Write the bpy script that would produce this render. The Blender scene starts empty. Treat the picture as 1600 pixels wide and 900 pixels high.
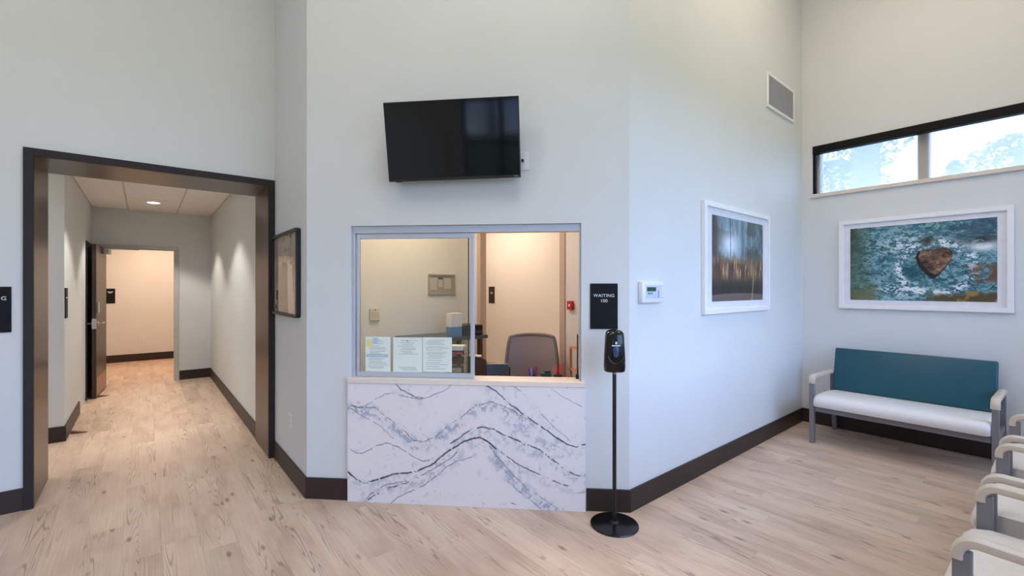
import bpy, bmesh, math, random
import numpy as np
from mathutils import Vector, Matrix
random.seed(7); rng = np.random.default_rng(11)
scene = bpy.context.scene
COL = scene.collection
PI = math.pi

# ------------------------------------------------------------------ camera
FPX, CAMH, YAW = 707.5, 1.52, math.radians(39.05)       # focal length in px of the 1600 px frame
cam = bpy.data.cameras.new('camera'); cam.sensor_fit = 'HORIZONTAL'; cam.sensor_width = 36
cam.lens = FPX/1600*36; cam.clip_start = .02; cam.clip_end = 300
camo = bpy.data.objects.new('camera', cam); COL.objects.link(camo)
camo.location = (0, 0, CAMH); camo.rotation_euler = (PI/2, 0, -YAW)
scene.camera = camo

# ------------------------------------------------------------------ world: blue sky with soft clouds
w = bpy.data.worlds.new('sky'); scene.world = w; w.use_nodes = True
nt = w.node_tree; nt.nodes.clear()
def N(t, kind, **kw):
    n = t.nodes.new(kind)
    for k, v in kw.items():
        if k in n.inputs: n.inputs[k].default_value = v
        else: setattr(n, k, v)
    return n
tc = N(nt, 'ShaderNodeTexCoord'); ns = N(nt, 'ShaderNodeTexNoise'); ns.inputs['Scale'].default_value = 3.2; ns.inputs['Detail'].default_value = 6
mp = N(nt, 'ShaderNodeMapping'); mp.inputs['Scale'].default_value = (1, 1, 2.6)
rp = N(nt, 'ShaderNodeValToRGB'); rp.color_ramp.elements[0].position = .38; rp.color_ramp.elements[1].position = .68
rp.color_ramp.elements[0].color = (.24, .43, 1.0, 1); rp.color_ramp.elements[1].color = (.76, .85, 1, 1)
bg = N(nt, 'ShaderNodeBackground'); bg.inputs['Strength'].default_value = 6.5
ou = N(nt, 'ShaderNodeOutputWorld')
L = nt.links.new
L(tc.outputs['Generated'], mp.inputs['Vector']); L(mp.outputs[0], ns.inputs['Vector']); L(ns.outputs['Fac'], rp.inputs[0]); L(rp.outputs[0], bg.inputs[0]); L(bg.outputs[0], ou.inputs[0])

scene.view_settings.view_transform = 'Standard'; scene.view_settings.look = 'None'
scene.view_settings.gamma = 1; scene.view_settings.use_curve_mapping = False
scene.view_settings.exposure = 0.22

# ------------------------------------------------------------------ helpers
def lin(c):
    return tuple(((x/255)/12.92 if x/255 <= .04045 else ((x/255+.055)/1.055)**2.4) for x in c)
MATS = {}
def mat(name, rgb, rough=.5, metal=0, var=.04, scale=14, bump=0, bscale=60, emit=None, spec=.5, coat=0):
    """procedural material: noise tints the colour a little, optional fine relief"""
    if name in MATS: return MATS[name]
    m = bpy.data.materials.new(name); m.use_nodes = True; t = m.node_tree; l = t.links.new
    b = t.nodes['Principled BSDF']; b.inputs['Roughness'].default_value = rough; b.inputs['Metallic'].default_value = metal
    b.inputs['Specular IOR Level'].default_value = spec; b.inputs['Coat Weight'].default_value = coat
    c = lin(rgb); co = N(t, 'ShaderNodeTexCoord'); n = N(t, 'ShaderNodeTexNoise'); n.inputs['Scale'].default_value = scale; n.inputs['Detail'].default_value = 3
    r = N(t, 'ShaderNodeValToRGB'); e = r.color_ramp.elements
    e[0].position, e[1].position = .3, .7
    e[0].color = tuple(max(0, x*(1-var)) for x in c)+(1,); e[1].color = tuple(min(1, x*(1+var)) for x in c)+(1,)
    l(co.outputs['Object'], n.inputs['Vector']); l(n.outputs['Fac'], r.inputs[0]); l(r.outputs[0], b.inputs['Base Color'])
    if bump:
        n2 = N(t, 'ShaderNodeTexNoise'); n2.inputs['Scale'].default_value = bscale; n2.inputs['Detail'].default_value = 4
        bp = N(t, 'ShaderNodeBump'); bp.inputs['Strength'].default_value = bump; bp.inputs['Distance'].default_value = .004
        l(co.outputs['Object'], n2.inputs['Vector']); l(n2.outputs['Fac'], bp.inputs['Height']); l(bp.outputs[0], b.inputs['Normal'])
    if emit:
        b.inputs['Emission Color'].default_value = lin(emit[0])+(1,); b.inputs['Emission Strength'].default_value = emit[1]
    MATS[name] = m; return m
def attr_mat(name, rough=.5, coat=0):
    if name in MATS: return MATS[name]
    m = bpy.data.materials.new(name); m.use_nodes = True; t = m.node_tree
    b = t.nodes['Principled BSDF']; b.inputs['Roughness'].default_value = rough; b.inputs['Coat Weight'].default_value = coat
    a = N(t, 'ShaderNodeAttribute'); a.attribute_name = 'Col'
    t.links.new(a.outputs['Color'], b.inputs['Base Color']); MATS[name] = m; return m
def glass_mat(name, tint, refl=1.0):
    m = bpy.data.materials.new(name); m.use_nodes = True; t = m.node_tree; t.nodes.clear(); l = t.links.new
    fr = N(t, 'ShaderNodeFresnel'); fr.inputs['IOR'].default_value = 1.5
    mu = N(t, 'ShaderNodeMath', operation='MULTIPLY'); mu.inputs[1].default_value = refl
    tr = N(t, 'ShaderNodeBsdfTransparent'); tr.inputs[0].default_value = tint+(1,)
    gl = N(t, 'ShaderNodeBsdfGlossy'); gl.inputs['Roughness'].default_value = .01
    mx = N(t, 'ShaderNodeMixShader'); o = N(t, 'ShaderNodeOutputMaterial')
    l(fr.outputs[0], mu.inputs[0]); l(mu.outputs[0], mx.inputs[0]); l(tr.outputs[0], mx.inputs[1]); l(gl.outputs[0], mx.inputs[2]); l(mx.outputs[0], o.inputs[0])
    return m

class MB:
    """collects shapes into one bmesh"""
    def __init__(s): s.bm = bmesh.new()
    def box(s, x0, x1, y0, y1, z0, z1, bev=0, seg=2, rot=None, piv=None):
        b2 = bmesh.new(); bmesh.ops.create_cube(b2, size=1)
        bmesh.ops.scale(b2, vec=(abs(x1-x0), abs(y1-y0), abs(z1-z0)), verts=b2.verts)
        bmesh.ops.translate(b2, vec=((x0+x1)/2, (y0+y1)/2, (z0+z1)/2), verts=b2.verts)
        if bev: bmesh.ops.bevel(b2, geom=b2.edges[:], offset=bev, segments=seg, profile=.5, affect='EDGES')
        if rot is not None: bmesh.ops.rotate(b2, cent=piv or ((x0+x1)/2, (y0+y1)/2, (z0+z1)/2), matrix=rot, verts=b2.verts)
        return s.add(b2)
    def add(s, b2):
        me = bpy.data.meshes.new('t'); b2.to_mesh(me); b2.free(); s.bm.from_mesh(me); bpy.data.meshes.remove(me); return s
    def prism(s, pts, z0, z1):
        v0 = [s.bm.verts.new((x, y, z0)) for x, y in pts]; v1 = [s.bm.verts.new((x, y, z1)) for x, y in pts]
        n = len(pts)
        for i in range(n): s.bm.faces.new((v0[i], v0[(i+1) % n], v1[(i+1) % n], v1[i]))
        s.bm.faces.new(v0[::-1]); s.bm.faces.new(v1); return s
    def cyl(s, p0, p1, r0, r1=None, n=20):
        p0, p1 = Vector(p0), Vector(p1); d = p1-p0; b2 = bmesh.new()
        bmesh.ops.create_cone(b2, cap_ends=True, segments=n, radius1=r0, radius2=r0 if r1 is None else r1, depth=d.length)
        q = Vector((0, 0, 1)).rotation_difference(d.normalized()).to_matrix().to_4x4()
        bmesh.ops.transform(b2, matrix=Matrix.Translation((p0+p1)/2) @ q, verts=b2.verts); return s.add(b2)
    def lathe(s, prof, n=32, c=(0, 0, 0)):
        rings = []
        for r, z in prof: rings.append([s.bm.verts.new((c[0]+r*math.cos(2*PI*k/n), c[1]+r*math.sin(2*PI*k/n), c[2]+z)) for k in range(n)])
        for a, b in zip(rings, rings[1:]):
            for k in range(n): s.bm.faces.new((a[k], a[(k+1) % n], b[(k+1) % n], b[k]))
        s.bm.faces.new(rings[0][::-1]); s.bm.faces.new(rings[-1]); return s
    def sections(s, secs):
        """loft closed rings of equal length"""
        rs = [[s.bm.verts.new(p) for p in r] for r in secs]; n = len(rs[0])
        for a, b in zip(rs, rs[1:]):
            for k in range(n): s.bm.faces.new((a[k], a[(k+1) % n], b[(k+1) % n], b[k]))
        s.bm.faces.new(rs[0][::-1]); s.bm.faces.new(rs[-1]); return s
    def build(s, name, m, parent=None, loc=None, rz=0, smooth=False):
        bmesh.ops.recalc_face_normals(s.bm, faces=s.bm.faces[:])
        me = bpy.data.meshes.new(name); s.bm.to_mesh(me); s.bm.free()
        if smooth:
            me.polygons.foreach_set('use_smooth', [True]*len(me.polygons)); me.set_sharp_from_angle(angle=math.radians(40))
        return link(name, me, m, parent, loc, rz)
def link(name, me, m, parent=None, loc=None, rz=0):
    o = bpy.data.objects.new(name, me); COL.objects.link(o)
    if m and not me.materials: me.materials.append(m)
    if parent: o.parent = parent
    if loc is not None: o.location = loc
    o.rotation_euler.z = rz; return o
def tag(o, label=None, cat=None, group=None, kind=None):
    if label: o['label'] = label
    if cat: o['category'] = cat
    if group: o['group'] = group
    if kind: o['kind'] = kind
    return o
def empty(name, loc, rz, label, cat, group=None):
    o = bpy.data.objects.new(name, None); COL.objects.link(o); o.empty_display_size = .1
    o.location = loc; o.rotation_euler.z = rz; return tag(o, label, cat, group)
def struct(o): return tag(o, kind='structure')
def copy_tree(o, parent=None):
    c = o.copy(); COL.objects.link(c); c.parent = parent
    for ch in list(o.children): copy_tree(ch, c)
    return c
def text(name, s, size, m, parent, loc, depth=.0008, align='CENTER'):
    """flat lettering facing local -y"""
    cu = bpy.data.curves.new('t', 'FONT'); cu.body = s; cu.size = size; cu.align_x = align; cu.align_y = 'CENTER'; cu.extrude = depth; cu.space_character = 1.12
    t = bpy.data.objects.new('t', cu); COL.objects.link(t)
    dg = bpy.context.evaluated_depsgraph_get(); me = bpy.data.meshes.new_from_object(t.evaluated_get(dg)); bpy.data.objects.remove(t); bpy.data.curves.remove(cu)
    me.materials.clear(); o = link(name, me, m, parent, loc); o.rotation_euler = (PI/2, 0, 0); return o
def print_grid(name, W, H, col, m, parent, loc, nx, ny):
    """flat print: a grid of W x H in local xz facing -y, colour per vertex; col is (ny, nx, 3), row 0 on top"""
    xs = np.linspace(-W/2, W/2, nx); zs = np.linspace(H/2, -H/2, ny)
    X, Z = np.meshgrid(xs, zs); v = np.stack([X.ravel(), np.zeros(X.size), Z.ravel()], 1)
    i = np.arange(nx*ny).reshape(ny, nx)
    q = np.stack([i[:-1, :-1], i[1:, :-1], i[1:, 1:], i[:-1, 1:]], -1).reshape(-1, 4)
    me = bpy.data.meshes.new(name); me.vertices.add(len(v)); me.vertices.foreach_set('co', v.astype('f').ravel())
    me.loops.add(q.size); me.loops.foreach_set('vertex_index', q.astype('i').ravel())
    me.polygons.add(len(q)); me.polygons.foreach_set('loop_start', (np.arange(len(q))*4).astype('i')); me.polygons.foreach_set('loop_total', np.full(len(q), 4, 'i'))
    me.update(calc_edges=True)
    a = me.color_attributes.new('Col', 'FLOAT_COLOR', 'POINT'); s = np.clip(col.reshape(-1, 3), 0, 1)
    l = np.where(s <= .04045, s/12.92, ((s+.055)/1.055)**2.4)
    a.data.foreach_set('color', np.concatenate([l, np.ones((len(l), 1))], 1).astype('f').ravel())
    return link(name, me, m, parent, loc)
def fbm(nx, ny, fx, fy, octv=5, seed=0, gain=.55):
    r = np.random.default_rng(seed); out = np.zeros((ny, nx)); amp = 1; tot = 0
    for o in range(octv):
        gx, gy = max(2, int(fx*2**o))+2, max(2, int(fy*2**o))+2; g = r.random((gy, gx))
        x = np.linspace(0, gx-2.001, nx); y = np.linspace(0, gy-2.001, ny)
        xi = x.astype(int); yi = y.astype(int); tx = x-xi; ty = y-yi; tx = tx*tx*(3-2*tx); ty = ty*ty*(3-2*ty)
        a = g[np.ix_(yi, xi)]; b = g[np.ix_(yi, xi+1)]; c = g[np.ix_(yi+1, xi)]; d = g[np.ix_(yi+1, xi+1)]
        out += amp*((a*(1-tx)+b*tx)*(1-ty)[:, None]+(c*(1-tx)+d*tx)*ty[:, None]); tot += amp; amp *= gain
    return out/tot
def mixc(a, b, t): t = np.clip(t, 0, 1)[..., None]; return a*(1-t)+np.array(b)*t
def sm(e0, e1, x): t = np.clip((x-e0)/(e1-e0), 0, 1); return t*t*(3-2*t)

# camera rays: a pixel gives a direction, the wall or floor it lies on gives the distance
FW = np.array([math.sin(YAW), math.cos(YAW), 0]); RT = np.array([math.cos(YAW), -math.sin(YAW), 0])
def ray(px, py): return FW+RT*(px-800)/FPX+np.array([0, 0, -(py-450)/FPX])
def ground(px, py, z=0): d = ray(px, py); return np.array([0, 0, CAMH])+d*(z-CAMH)/d[2]
class Wall:
    def __init__(s, p0, p1):
        s.o = np.array([*p0, 0.]); d = np.array([p1[0]-p0[0], p1[1]-p0[1], 0.]); s.len = np.linalg.norm(d); s.u = d/s.len
        s.n = np.array([s.u[1], -s.u[0], 0]); s.rz = math.atan2(s.u[1], s.u[0])
    def P(s, u, z=0, d=0): return tuple(s.o+s.u*u+s.n*d+np.array([0, 0, z]))
    def xy(s, u, d=0): return tuple((s.o+s.u*u+s.n*d)[:2])
    def hit(s, px, py, d=0):
        r = ray(px, py); o = s.o+s.n*d; t = (o @ s.n)/(r @ s.n); p = r*t; return (float((p-o) @ s.u), float(CAMH+p[2]))

AE, EB, BC, CD = (.91, 4.52), (.912, 3.485), (2.555, 1.885), (5.85, 1.935)
WA = Wall((0, 4.52), (1, 4.52)); WE = Wall(AE, EB); WB = Wall(EB, BC); WC = Wall(BC, CD); WD = Wall(CD, (5.85, -.75))
HR = Wall((.88, 9.29), (.88, 5.12)); HL = Wall((-.62, 6.29), (-.62, 9.29)); HE = Wall((-.62, 9.29), (.88, 9.29)); HF = Wall((-2, 12.25), (2.5, 12.25))
TOP = 5.3

# ------------------------------------------------------------------ materials
paint = mat('wall_paint', (219, 222, 220), .55, var=.012, scale=3, bump=.05, bscale=220)
base_m = mat('dark_brown_baseboard', (54, 42, 38), .45, var=.06, spec=.35)
bronze = mat('dark_bronze_trim', (44, 38, 38), .5, var=.05, spec=.3)
jamb_m = mat('brown_laminate', (68, 51, 43), .3, var=.05, scale=5)
white_m = mat('white_enamel', (240, 240, 240), .4, var=.01)
plastic_w = mat('white_plastic', (232, 232, 234), .35, var=.01)
black_m = mat('black_satin', (17, 18, 20), .4, var=.05)
black_g = mat('black_gloss', (10, 11, 13), .12, var=.05)
sign_m = mat('black_sign', (11, 16, 19), .6, var=.05, spec=.25)
steel = mat('brushed_steel', (190, 190, 192), .3, metal=1, var=.03)
alu = mat('satin_aluminium', (205, 212, 222), .38, metal=.6, var=.02)
grey_leg = mat('grey_metal', (125, 124, 130), .42, var=.03)
cream = mat('cream_polyurethane', (206, 193, 176), .5, var=.02)
vinyl_w = mat('white_vinyl', (232, 230, 228), .45, var=.02, bump=.1, bscale=300)
fabric_c = mat('cream_woven_fabric', (222, 215, 204), .8, var=.05, scale=120, bump=.3, bscale=400)
teal = mat('teal_vinyl', (17, 78, 91), .38, var=.05, scale=6)
print_m = attr_mat('printed_picture', .45)
ceil_m = mat('ceiling_paint', (235, 235, 232), .8, var=.01)
tile_m = mat('ceiling_tile', (240, 236, 230), .9, var=.02, scale=60, bump=.3, bscale=200)

# ------------------------------------------------------------------ room shell
def wall_prisms(name, parts, m=paint):
    b = MB()
    for pts, z0, z1 in parts: b.prism(pts, z0, z1)
    return struct(b.build(name, m))
def rect(x0, x1, y0, y1): return [(x0, y0), (x1, y0), (x1, y1), (x0, y1)]
XL, YB = -3.5, -.75
wall_prisms('wall_left', [(rect(XL, -.645, 4.52, 5.12), 0, TOP), (rect(-.645, .91, 4.52, 5.12), 2.485, TOP)])
wall_prisms('wall_return', [([AE, EB, (1.03, 3.566), (1.03, 5.12), (.91, 5.12)], 0, TOP)])
o0, o1 = WB.hit(548, 500)[0], WB.hit(908, 500)[0]; OZ0, OZ1 = .84, 1.965         # service opening
bi = lambda u: WB.xy(u, -.14)
wall_prisms('wall_reception', [([EB, WB.xy(o0), bi(o0), (1.03, 3.566)], 0, TOP), ([WB.xy(o1), BC, (2.612, 2.027), bi(o1)], 0, TOP),
    ([WB.xy(o0), WB.xy(o1), bi(o1), bi(o0)], 0, OZ0), ([WB.xy(o0), WB.xy(o1), bi(o1), bi(o0)], OZ1, TOP)])
wall_prisms('wall_right', [([BC, CD, (5.85, 2.08), (2.612, 2.027)], 0, TOP)])
wy0, wy1, wz0, wz1 = 1.83, -.45, 2.56, 3.11                                        # clerestory window
wall_prisms('wall_far', [(rect(5.85, 6.05, YB, 2.08), 0, wz0), (rect(5.85, 6.05, YB, 2.08), wz1, TOP), (rect(5.85, 6.05, wy0, 2.08), wz0, wz1), (rect(5.85, 6.05, YB, wy1), wz0, wz1)])
gx = [(-3.1, -.9, .02, 2.95), (1.0, 5.5, .75, 3.1)]                                 # glazing behind the camera
wall_prisms('wall_back', [(rect(XL, gx[0][0], YB-.15, YB), 0, TOP), (rect(gx[0][1], gx[1][0], YB-.15, YB), 0, TOP), (rect(gx[1][1], 6.05, YB-.15, YB), 0, TOP),
    (rect(gx[0][0], gx[0][1], YB-.15, YB), gx[0][3], TOP), (rect(gx[1][0], gx[1][1], YB-.15, YB), gx[1][3], TOP), (rect(gx[1][0], gx[1][1], YB-.15, YB), 0, gx[1][2])])
wall_prisms('wall_outer_left', [(rect(XL-.15, XL, YB-.15, 5.12), 0, TOP)])
struct(MB().prism([(XL-.15, YB-.15), (6.05, YB-.15), (6.05, 2.08), (2.7, 2.08), (1.03, 3.7), (1.03, 5.12), (XL-.15, 5.12)], TOP, TOP+.12).build('ceiling', ceil_m))
# hallway, far room, side corridor
wall_prisms('wall_hall_right', [(rect(.88, 1.0, 5.12, 9.29), 0, 2.9)])
wall_prisms('wall_hall_left', [(rect(-.74, -.62, 6.29, 9.29), 0, 2.9), (rect(XL, -.74, 6.29, 6.41), 0, 2.9)])
wall_prisms('wall_corridor_end', [(rect(XL-.15, XL, 5.12, 6.41), 0, 2.9)])
DX0, DX1 = -.50, .376                                                              # end door opening
wall_prisms('wall_hall_end', [(rect(-2, DX0, 9.29, 9.42), 0, 2.9), (rect(DX1, 2.5, 9.29, 9.42), 0, 2.9), (rect(DX0, DX1, 9.29, 9.42), 2.135, 2.9)])
wall_prisms('wall_far_room', [(rect(-2, 2.5, 12.25, 12.37), 0, 2.9), (rect(-2.12, -2, 9.42, 12.37), 0, 2.9), (rect(2.5, 2.62, 9.42, 12.37), 0, 2.9)])
struct(MB().box(-2.12, 2.62, 9.42, 12.37, 2.76, 2.86).build('ceiling_far_room', ceil_m))
struct(MB().box(XL, -.74, 5.12, 6.29, 2.76, 2.86).build('ceiling_corridor', ceil_m))
# reception office
RX, RY = 3.0, 4.45
wall_prisms('wall_office_back', [(rect(1.0, 3.0, RY, RY+.1), 0, 2.9)])
ry0, ry1 = 2.98, 4.273
wall_prisms('wall_office_right', [(rect(RX, RX+.06, 2.03, ry0), 0, 2.9), (rect(RX, RX+.06, ry1, RY+.1), 0, 2.9), (rect(RX, RX+.06, ry0, ry1), 2.4, 2.9)])
wall_prisms('wall_passage', [(rect(4.6, 4.72, 2.08, 8.2), 0, 2.9), (rect(RX, 4.72, 8.2, 8.3), 0, 2.9), (rect(RX, RX+.06, RY+.1, 8.2), 0, 2.9)])
struct(MB().prism([(1.03, 3.65), (2.7, 2.08), (4.72, 2.12), (4.72, 8.3), (3, 8.3), (3, 4.55), (1.03, 4.55)], 2.78, 2.88).build('ceiling_office', ceil_m))

# baseboards
def baseboard(name, w, u0, u1, h=.152, t=.014):
    b = MB(); b.box(u0, u1, -t, 0, 0, h, .002, 1); return struct(b.build(name, base_m, None, w.P(0), w.rz))
baseboard('baseboard_left', WA, XL, -.645)
baseboard('baseboard_return', WE, .02, WE.len+.012)
baseboard('baseboard_reception', WB, -.004, WB.hit(543, 700)[0]-.002)
baseboard('baseboard_reception_right', WB, WB.hit(916, 700)[0]+.002, WB.len+.006)
baseboard('baseboard_right', WC, -.006, WC.len-.014)
baseboard('baseboard_far', WD, 0, WD.len)
baseboard('baseboard_hall_right', HR, 0.014, HR.len)
baseboard('baseboard_hall_left', HL, 0, 1.25)
baseboard('baseboard_hall_end', HE, DX1+.07+.62, HE.len)
baseboard('baseboard_hall_corner', Wall((XL, 6.29), (-.62, 6.29)), 0, 2.88+.014)
baseboard('baseboard_far_room', HF, 0, HF.len)

# ------------------------------------------------------------------ wood plank floor
def floor_mat():
    m = bpy.data.materials.new('pale_pine_plank'); m.use_nodes = True; t = m.node_tree; l = t.links.new
    b = t.nodes['Principled BSDF']; b.inputs['Roughness'].default_value = .42
    co = N(t, 'ShaderNodeTexCoord'); oi = N(t, 'ShaderNodeObjectInfo')
    geo = N(t, 'ShaderNodeNewGeometry')
    rnd = N(t, 'ShaderNodeMath', operation='ADD'); l(oi.outputs['Random'], rnd.inputs[0]); l(geo.outputs['Random Per Island'], rnd.inputs[1])
    cb = N(t, 'ShaderNodeCombineXYZ')
    for k, f in enumerate((37.0, 91.0, 53.0)):
        mu = N(t, 'ShaderNodeMath', operation='MULTIPLY'); mu.inputs[1].default_value = f; l(rnd.outputs[0], mu.inputs[0]); l(mu.outputs[0], cb.inputs[k])
    ad = N(t, 'ShaderNodeVectorMath', operation='ADD'); l(co.outputs['Object'], ad.inputs[0]); l(cb.outputs[0], ad.inputs[1])
    def mapped(sx, sy):
        mp = N(t, 'ShaderNodeMapping'); mp.inputs['Scale'].default_value = (sx, sy, 1); l(ad.outputs[0], mp.inputs['Vector']); return mp.outputs[0]
    def noise(v, sc, det=4, dist=0):
        n = N(t, 'ShaderNodeTexNoise'); n.inputs['Scale'].default_value = sc; n.inputs['Detail'].default_value = det; n.inputs['Distortion'].default_value = dist; l(v, n.inputs['Vector']); return n.outputs['Fac']
    def ramp(f, stops):
        r = N(t, 'ShaderNodeValToRGB'); e = r.color_ramp.elements
        while len(e) < len(stops): e.new(.5)
        for k, (p, c) in enumerate(stops): e[k].position = p; e[k].color = (lin(c) if isinstance(c, tuple) else (c, c, c))+(1,)
        l(f, r.inputs[0]); return r.outputs[0]
    def mix(a, bcol, fac, mode='MIX'):
        x = N(t, 'ShaderNodeMix', data_type='RGBA', blend_type=mode); l(a, x.inputs[6])
        if isinstance(bcol, tuple): x.inputs[7].default_value = lin(bcol)+(1,)
        else: l(bcol, x.inputs[7])
        if isinstance(fac, float): x.inputs[0].default_value = fac
        else: l(fac, x.inputs[0])
        return x.outputs[2]
    def mul(a, k):
        x = N(t, 'ShaderNodeMath', operation='MULTIPLY'); l(a, x.inputs[0])
        if isinstance(k, float): x.inputs[1].default_value = k
        else: l(k, x.inputs[1])
        return x.outputs[0]
    # soft tone patches, tan to greyish
    tone = ramp(noise(mapped(5, 1.6), 1.0, 3), [(.3, (195, 167, 146)), (.5, (216, 190, 167)), (.72, (225, 203, 180))])
    # fine straight fibre
    fib = ramp(noise(mapped(120, 2.5), 1.0, 3), [(.35, .86), (.62, 1.0)])
    c = mix(tone, fib, .7, 'MULTIPLY')
    # cathedral grain lines, only in some places
    wv = N(t, 'ShaderNodeTexNoise'); wv.inputs['Scale'].default_value = 1; wv.inputs['Detail'].default_value = 1.5; l(mapped(11, .62), wv.inputs['Vector'])
    sn = N(t, 'ShaderNodeMath', operation='SINE'); l(mul(wv.outputs['Fac'], 120.0), sn.inputs[0])
    lines = ramp(sn.outputs[0], [(.55, 0.0), (.95, 1.0)])
    where = ramp(noise(mapped(9, .8), 1.3, 2), [(.50, 0.0), (.62, 1.0)])
    c = mix(c, (128, 104, 88), mul(mul(lines, where), .62))
    # knots and short dark ticks
    vo = N(t, 'ShaderNodeTexVoronoi'); vo.inputs['Scale'].default_value = 1; l(mapped(7.5, 2.6), vo.inputs['Vector'])
    kn = ramp(vo.outputs['Distance'], [(.045, 1.0), (.13, 0.0)])
    c = mix(c, (92, 76, 66), mul(kn, .7))
    vo2 = N(t, 'ShaderNodeTexVoronoi'); vo2.inputs['Scale'].default_value = 1; l(mapped(16, 3.2), vo2.inputs['Vector'])
    tk = mul(ramp(vo2.outputs['Distance'], [(.05, 1.0), (.12, 0.0)]), ramp(noise(mapped(4, 1.5), 1.7, 2), [(.52, 0.0), (.6, 1.0)]))
    c = mix(c, (110, 92, 80), mul(tk, .75))
    # tone of each plank
    hs = N(t, 'ShaderNodeHueSaturation'); l(c, hs.inputs['Color'])
    vr = N(t, 'ShaderNodeMapRange'); vr.inputs['To Min'].default_value = .93; vr.inputs['To Max'].default_value = 1.05
    fr = N(t, 'ShaderNodeMath', operation='FRACT'); l(rnd.outputs[0], fr.inputs[0]); l(fr.outputs[0], vr.inputs['Value']); l(vr.outputs[0], hs.inputs['Value'])
    l(hs.outputs[0], b.inputs['Base Color'])
    bp = N(t, 'ShaderNodeBump'); bp.inputs['Strength'].default_value = .12; bp.inputs['Distance'].default_value = .002; l(fib, bp.inputs['Height']); l(bp.outputs[0], b.inputs['Normal'])
    return m
FLM = floor_mat()
PW, PL = .178, 1.22
fl = struct(MB().box(-3.7, 6.1, -.95, 12.4, -.06, -.01).build('floor', mat('floor_underlay', (120, 104, 92), .8)))
def in_view(x, y):
    """plank point in the frame and on floor the photograph sees"""
    d = np.array([x, y]) @ FW[:2]
    if d < .5: return False
    px = 800+FPX*(np.array([x, y]) @ RT[:2])/d; py = 450+FPX*CAMH/d
    if not (-40 < px < 1640 and py < 940): return False
    if y > 4.5: return -.75 < x < .95 and (y < 9.4 or -.75 < x < .6)
    if y > 1.9: return x < .95 or x+y < 4.45
    return x < 5.9
pb = MB(); pb.box(-PW/2+.0001, PW/2-.0001, -PL/2+.0001, PL/2-.0001, -.01, 0, .0005, 1)
plank = pb.build('floor_plank', FLM, fl); pm = plank.data
shown, rest = [], []
ncol = int((6.1+3.7)/PW)
for i in range(ncol):
    x = -3.66+PW*(i+.5); off = random.random()*PL
    for j in range(-1, 12):
        y = -.95+off+PL*j
        if y < -1.5 or y > 12.9 or y-PL/2 > 12.3: continue
        if y > 9 and not -2.1 < x < 2.6: continue
        vis = sum(in_view(x+a*PW, y+b*PL) for a in (-.45, 0, .45) for b in (-.48, -.25, 0, .25, .48))
        (shown if vis else rest).append((x, y, vis))
shown.sort(key=lambda s: s[0]**2+s[1]**2)
rest += shown[300:]; shown = shown[:300]
for k, (x, y, v) in enumerate(shown):
    o = plank if k == 0 else link('floor_plank', pm, None, fl)
    o.location = (x, y, 0)
rb = MB()
for x, y, v in rest: rb.box(x-PW/2+.0006, x+PW/2-.0006, y-PL/2, y+PL/2-.001, -.01, 0)
tag(rb.build('floor_planks_unseen', FLM, fl), kind='stuff')

# ------------------------------------------------------------------ cased opening on the left
t1 = struct(bpy.data.objects.new('trim_1', None)); COL.objects.link(t1)
fx0, fx1, fz = -.645, .908, 2.485
b = MB(); b.box(fx0, fx0+.05, 4.498, 4.53, 0, fz, .001, 1); b.build('casing', bronze, t1)
b = MB(); b.box(fx1-.05, fx1, 4.498, 4.53, 0, fz, .001, 1); b.build('casing', bronze, t1)
b = MB(); b.box(fx0+.05, fx1-.05, 4.498, 4.53, fz-.052, fz, .001, 1); b.build('casing', bronze, t1)
b = MB(); b.box(fx0+.001, fx0+.049, 4.53, 5.125, 0, fz-.052); b.build('jamb_lining', jamb_m, t1)
b = MB(); b.box(fx1-.049, fx1-.001, 4.53, 5.125, 0, fz-.052); b.build('jamb_lining', jamb_m, t1)
b = MB(); b.box(fx0+.049, fx1-.049, 4.53, 5.125, fz-.051, fz-.005); b.build('head_lining', jamb_m, t1)

# hallway ceiling: grid with tiles
hc = struct(bpy.data.objects.new('ceiling_hall', None)); COL.objects.link(hc)
grid_m = mat('ceiling_grid', (200, 192, 182), .5)
tx = [-.62, -.2, .41, .88]; ty = [5.12, 5.6, 6.82, 8.04, 9.29]
for i in range(3):
    for j in range(4):
        MB().box(tx[i]+.009, tx[i+1]-.009, ty[j]+.009, ty[j+1]-.009, 2.747, 2.765, .002, 1).build('ceiling_tile', tile_m, hc)
for x in tx[1:3]: MB().box(x-.012, x+.012, 5.12, 9.29, 2.75, 2.775).build('grid_bar', grid_m, hc)
for y in ty[1:4]: MB().box(-.62, .88, y-.012, y+.012, 2.75, 2.774).build('grid_bar', grid_m, hc)
for x0, x1 in ((-.62, -.605), (.865, .88)): MB().box(x0, x1, 5.12, 9.29, 2.745, 2.775).build('wall_angle', grid_m, hc)
MB().box(-.62, .88, 9.275, 9.29, 2.745, 2.775).build('wall_angle', grid_m, hc)
MB().box(-.74, 1.0, 5.12, 9.42, 2.78, 2.86).build('ceiling_deck', ceil_m, hc)

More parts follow.
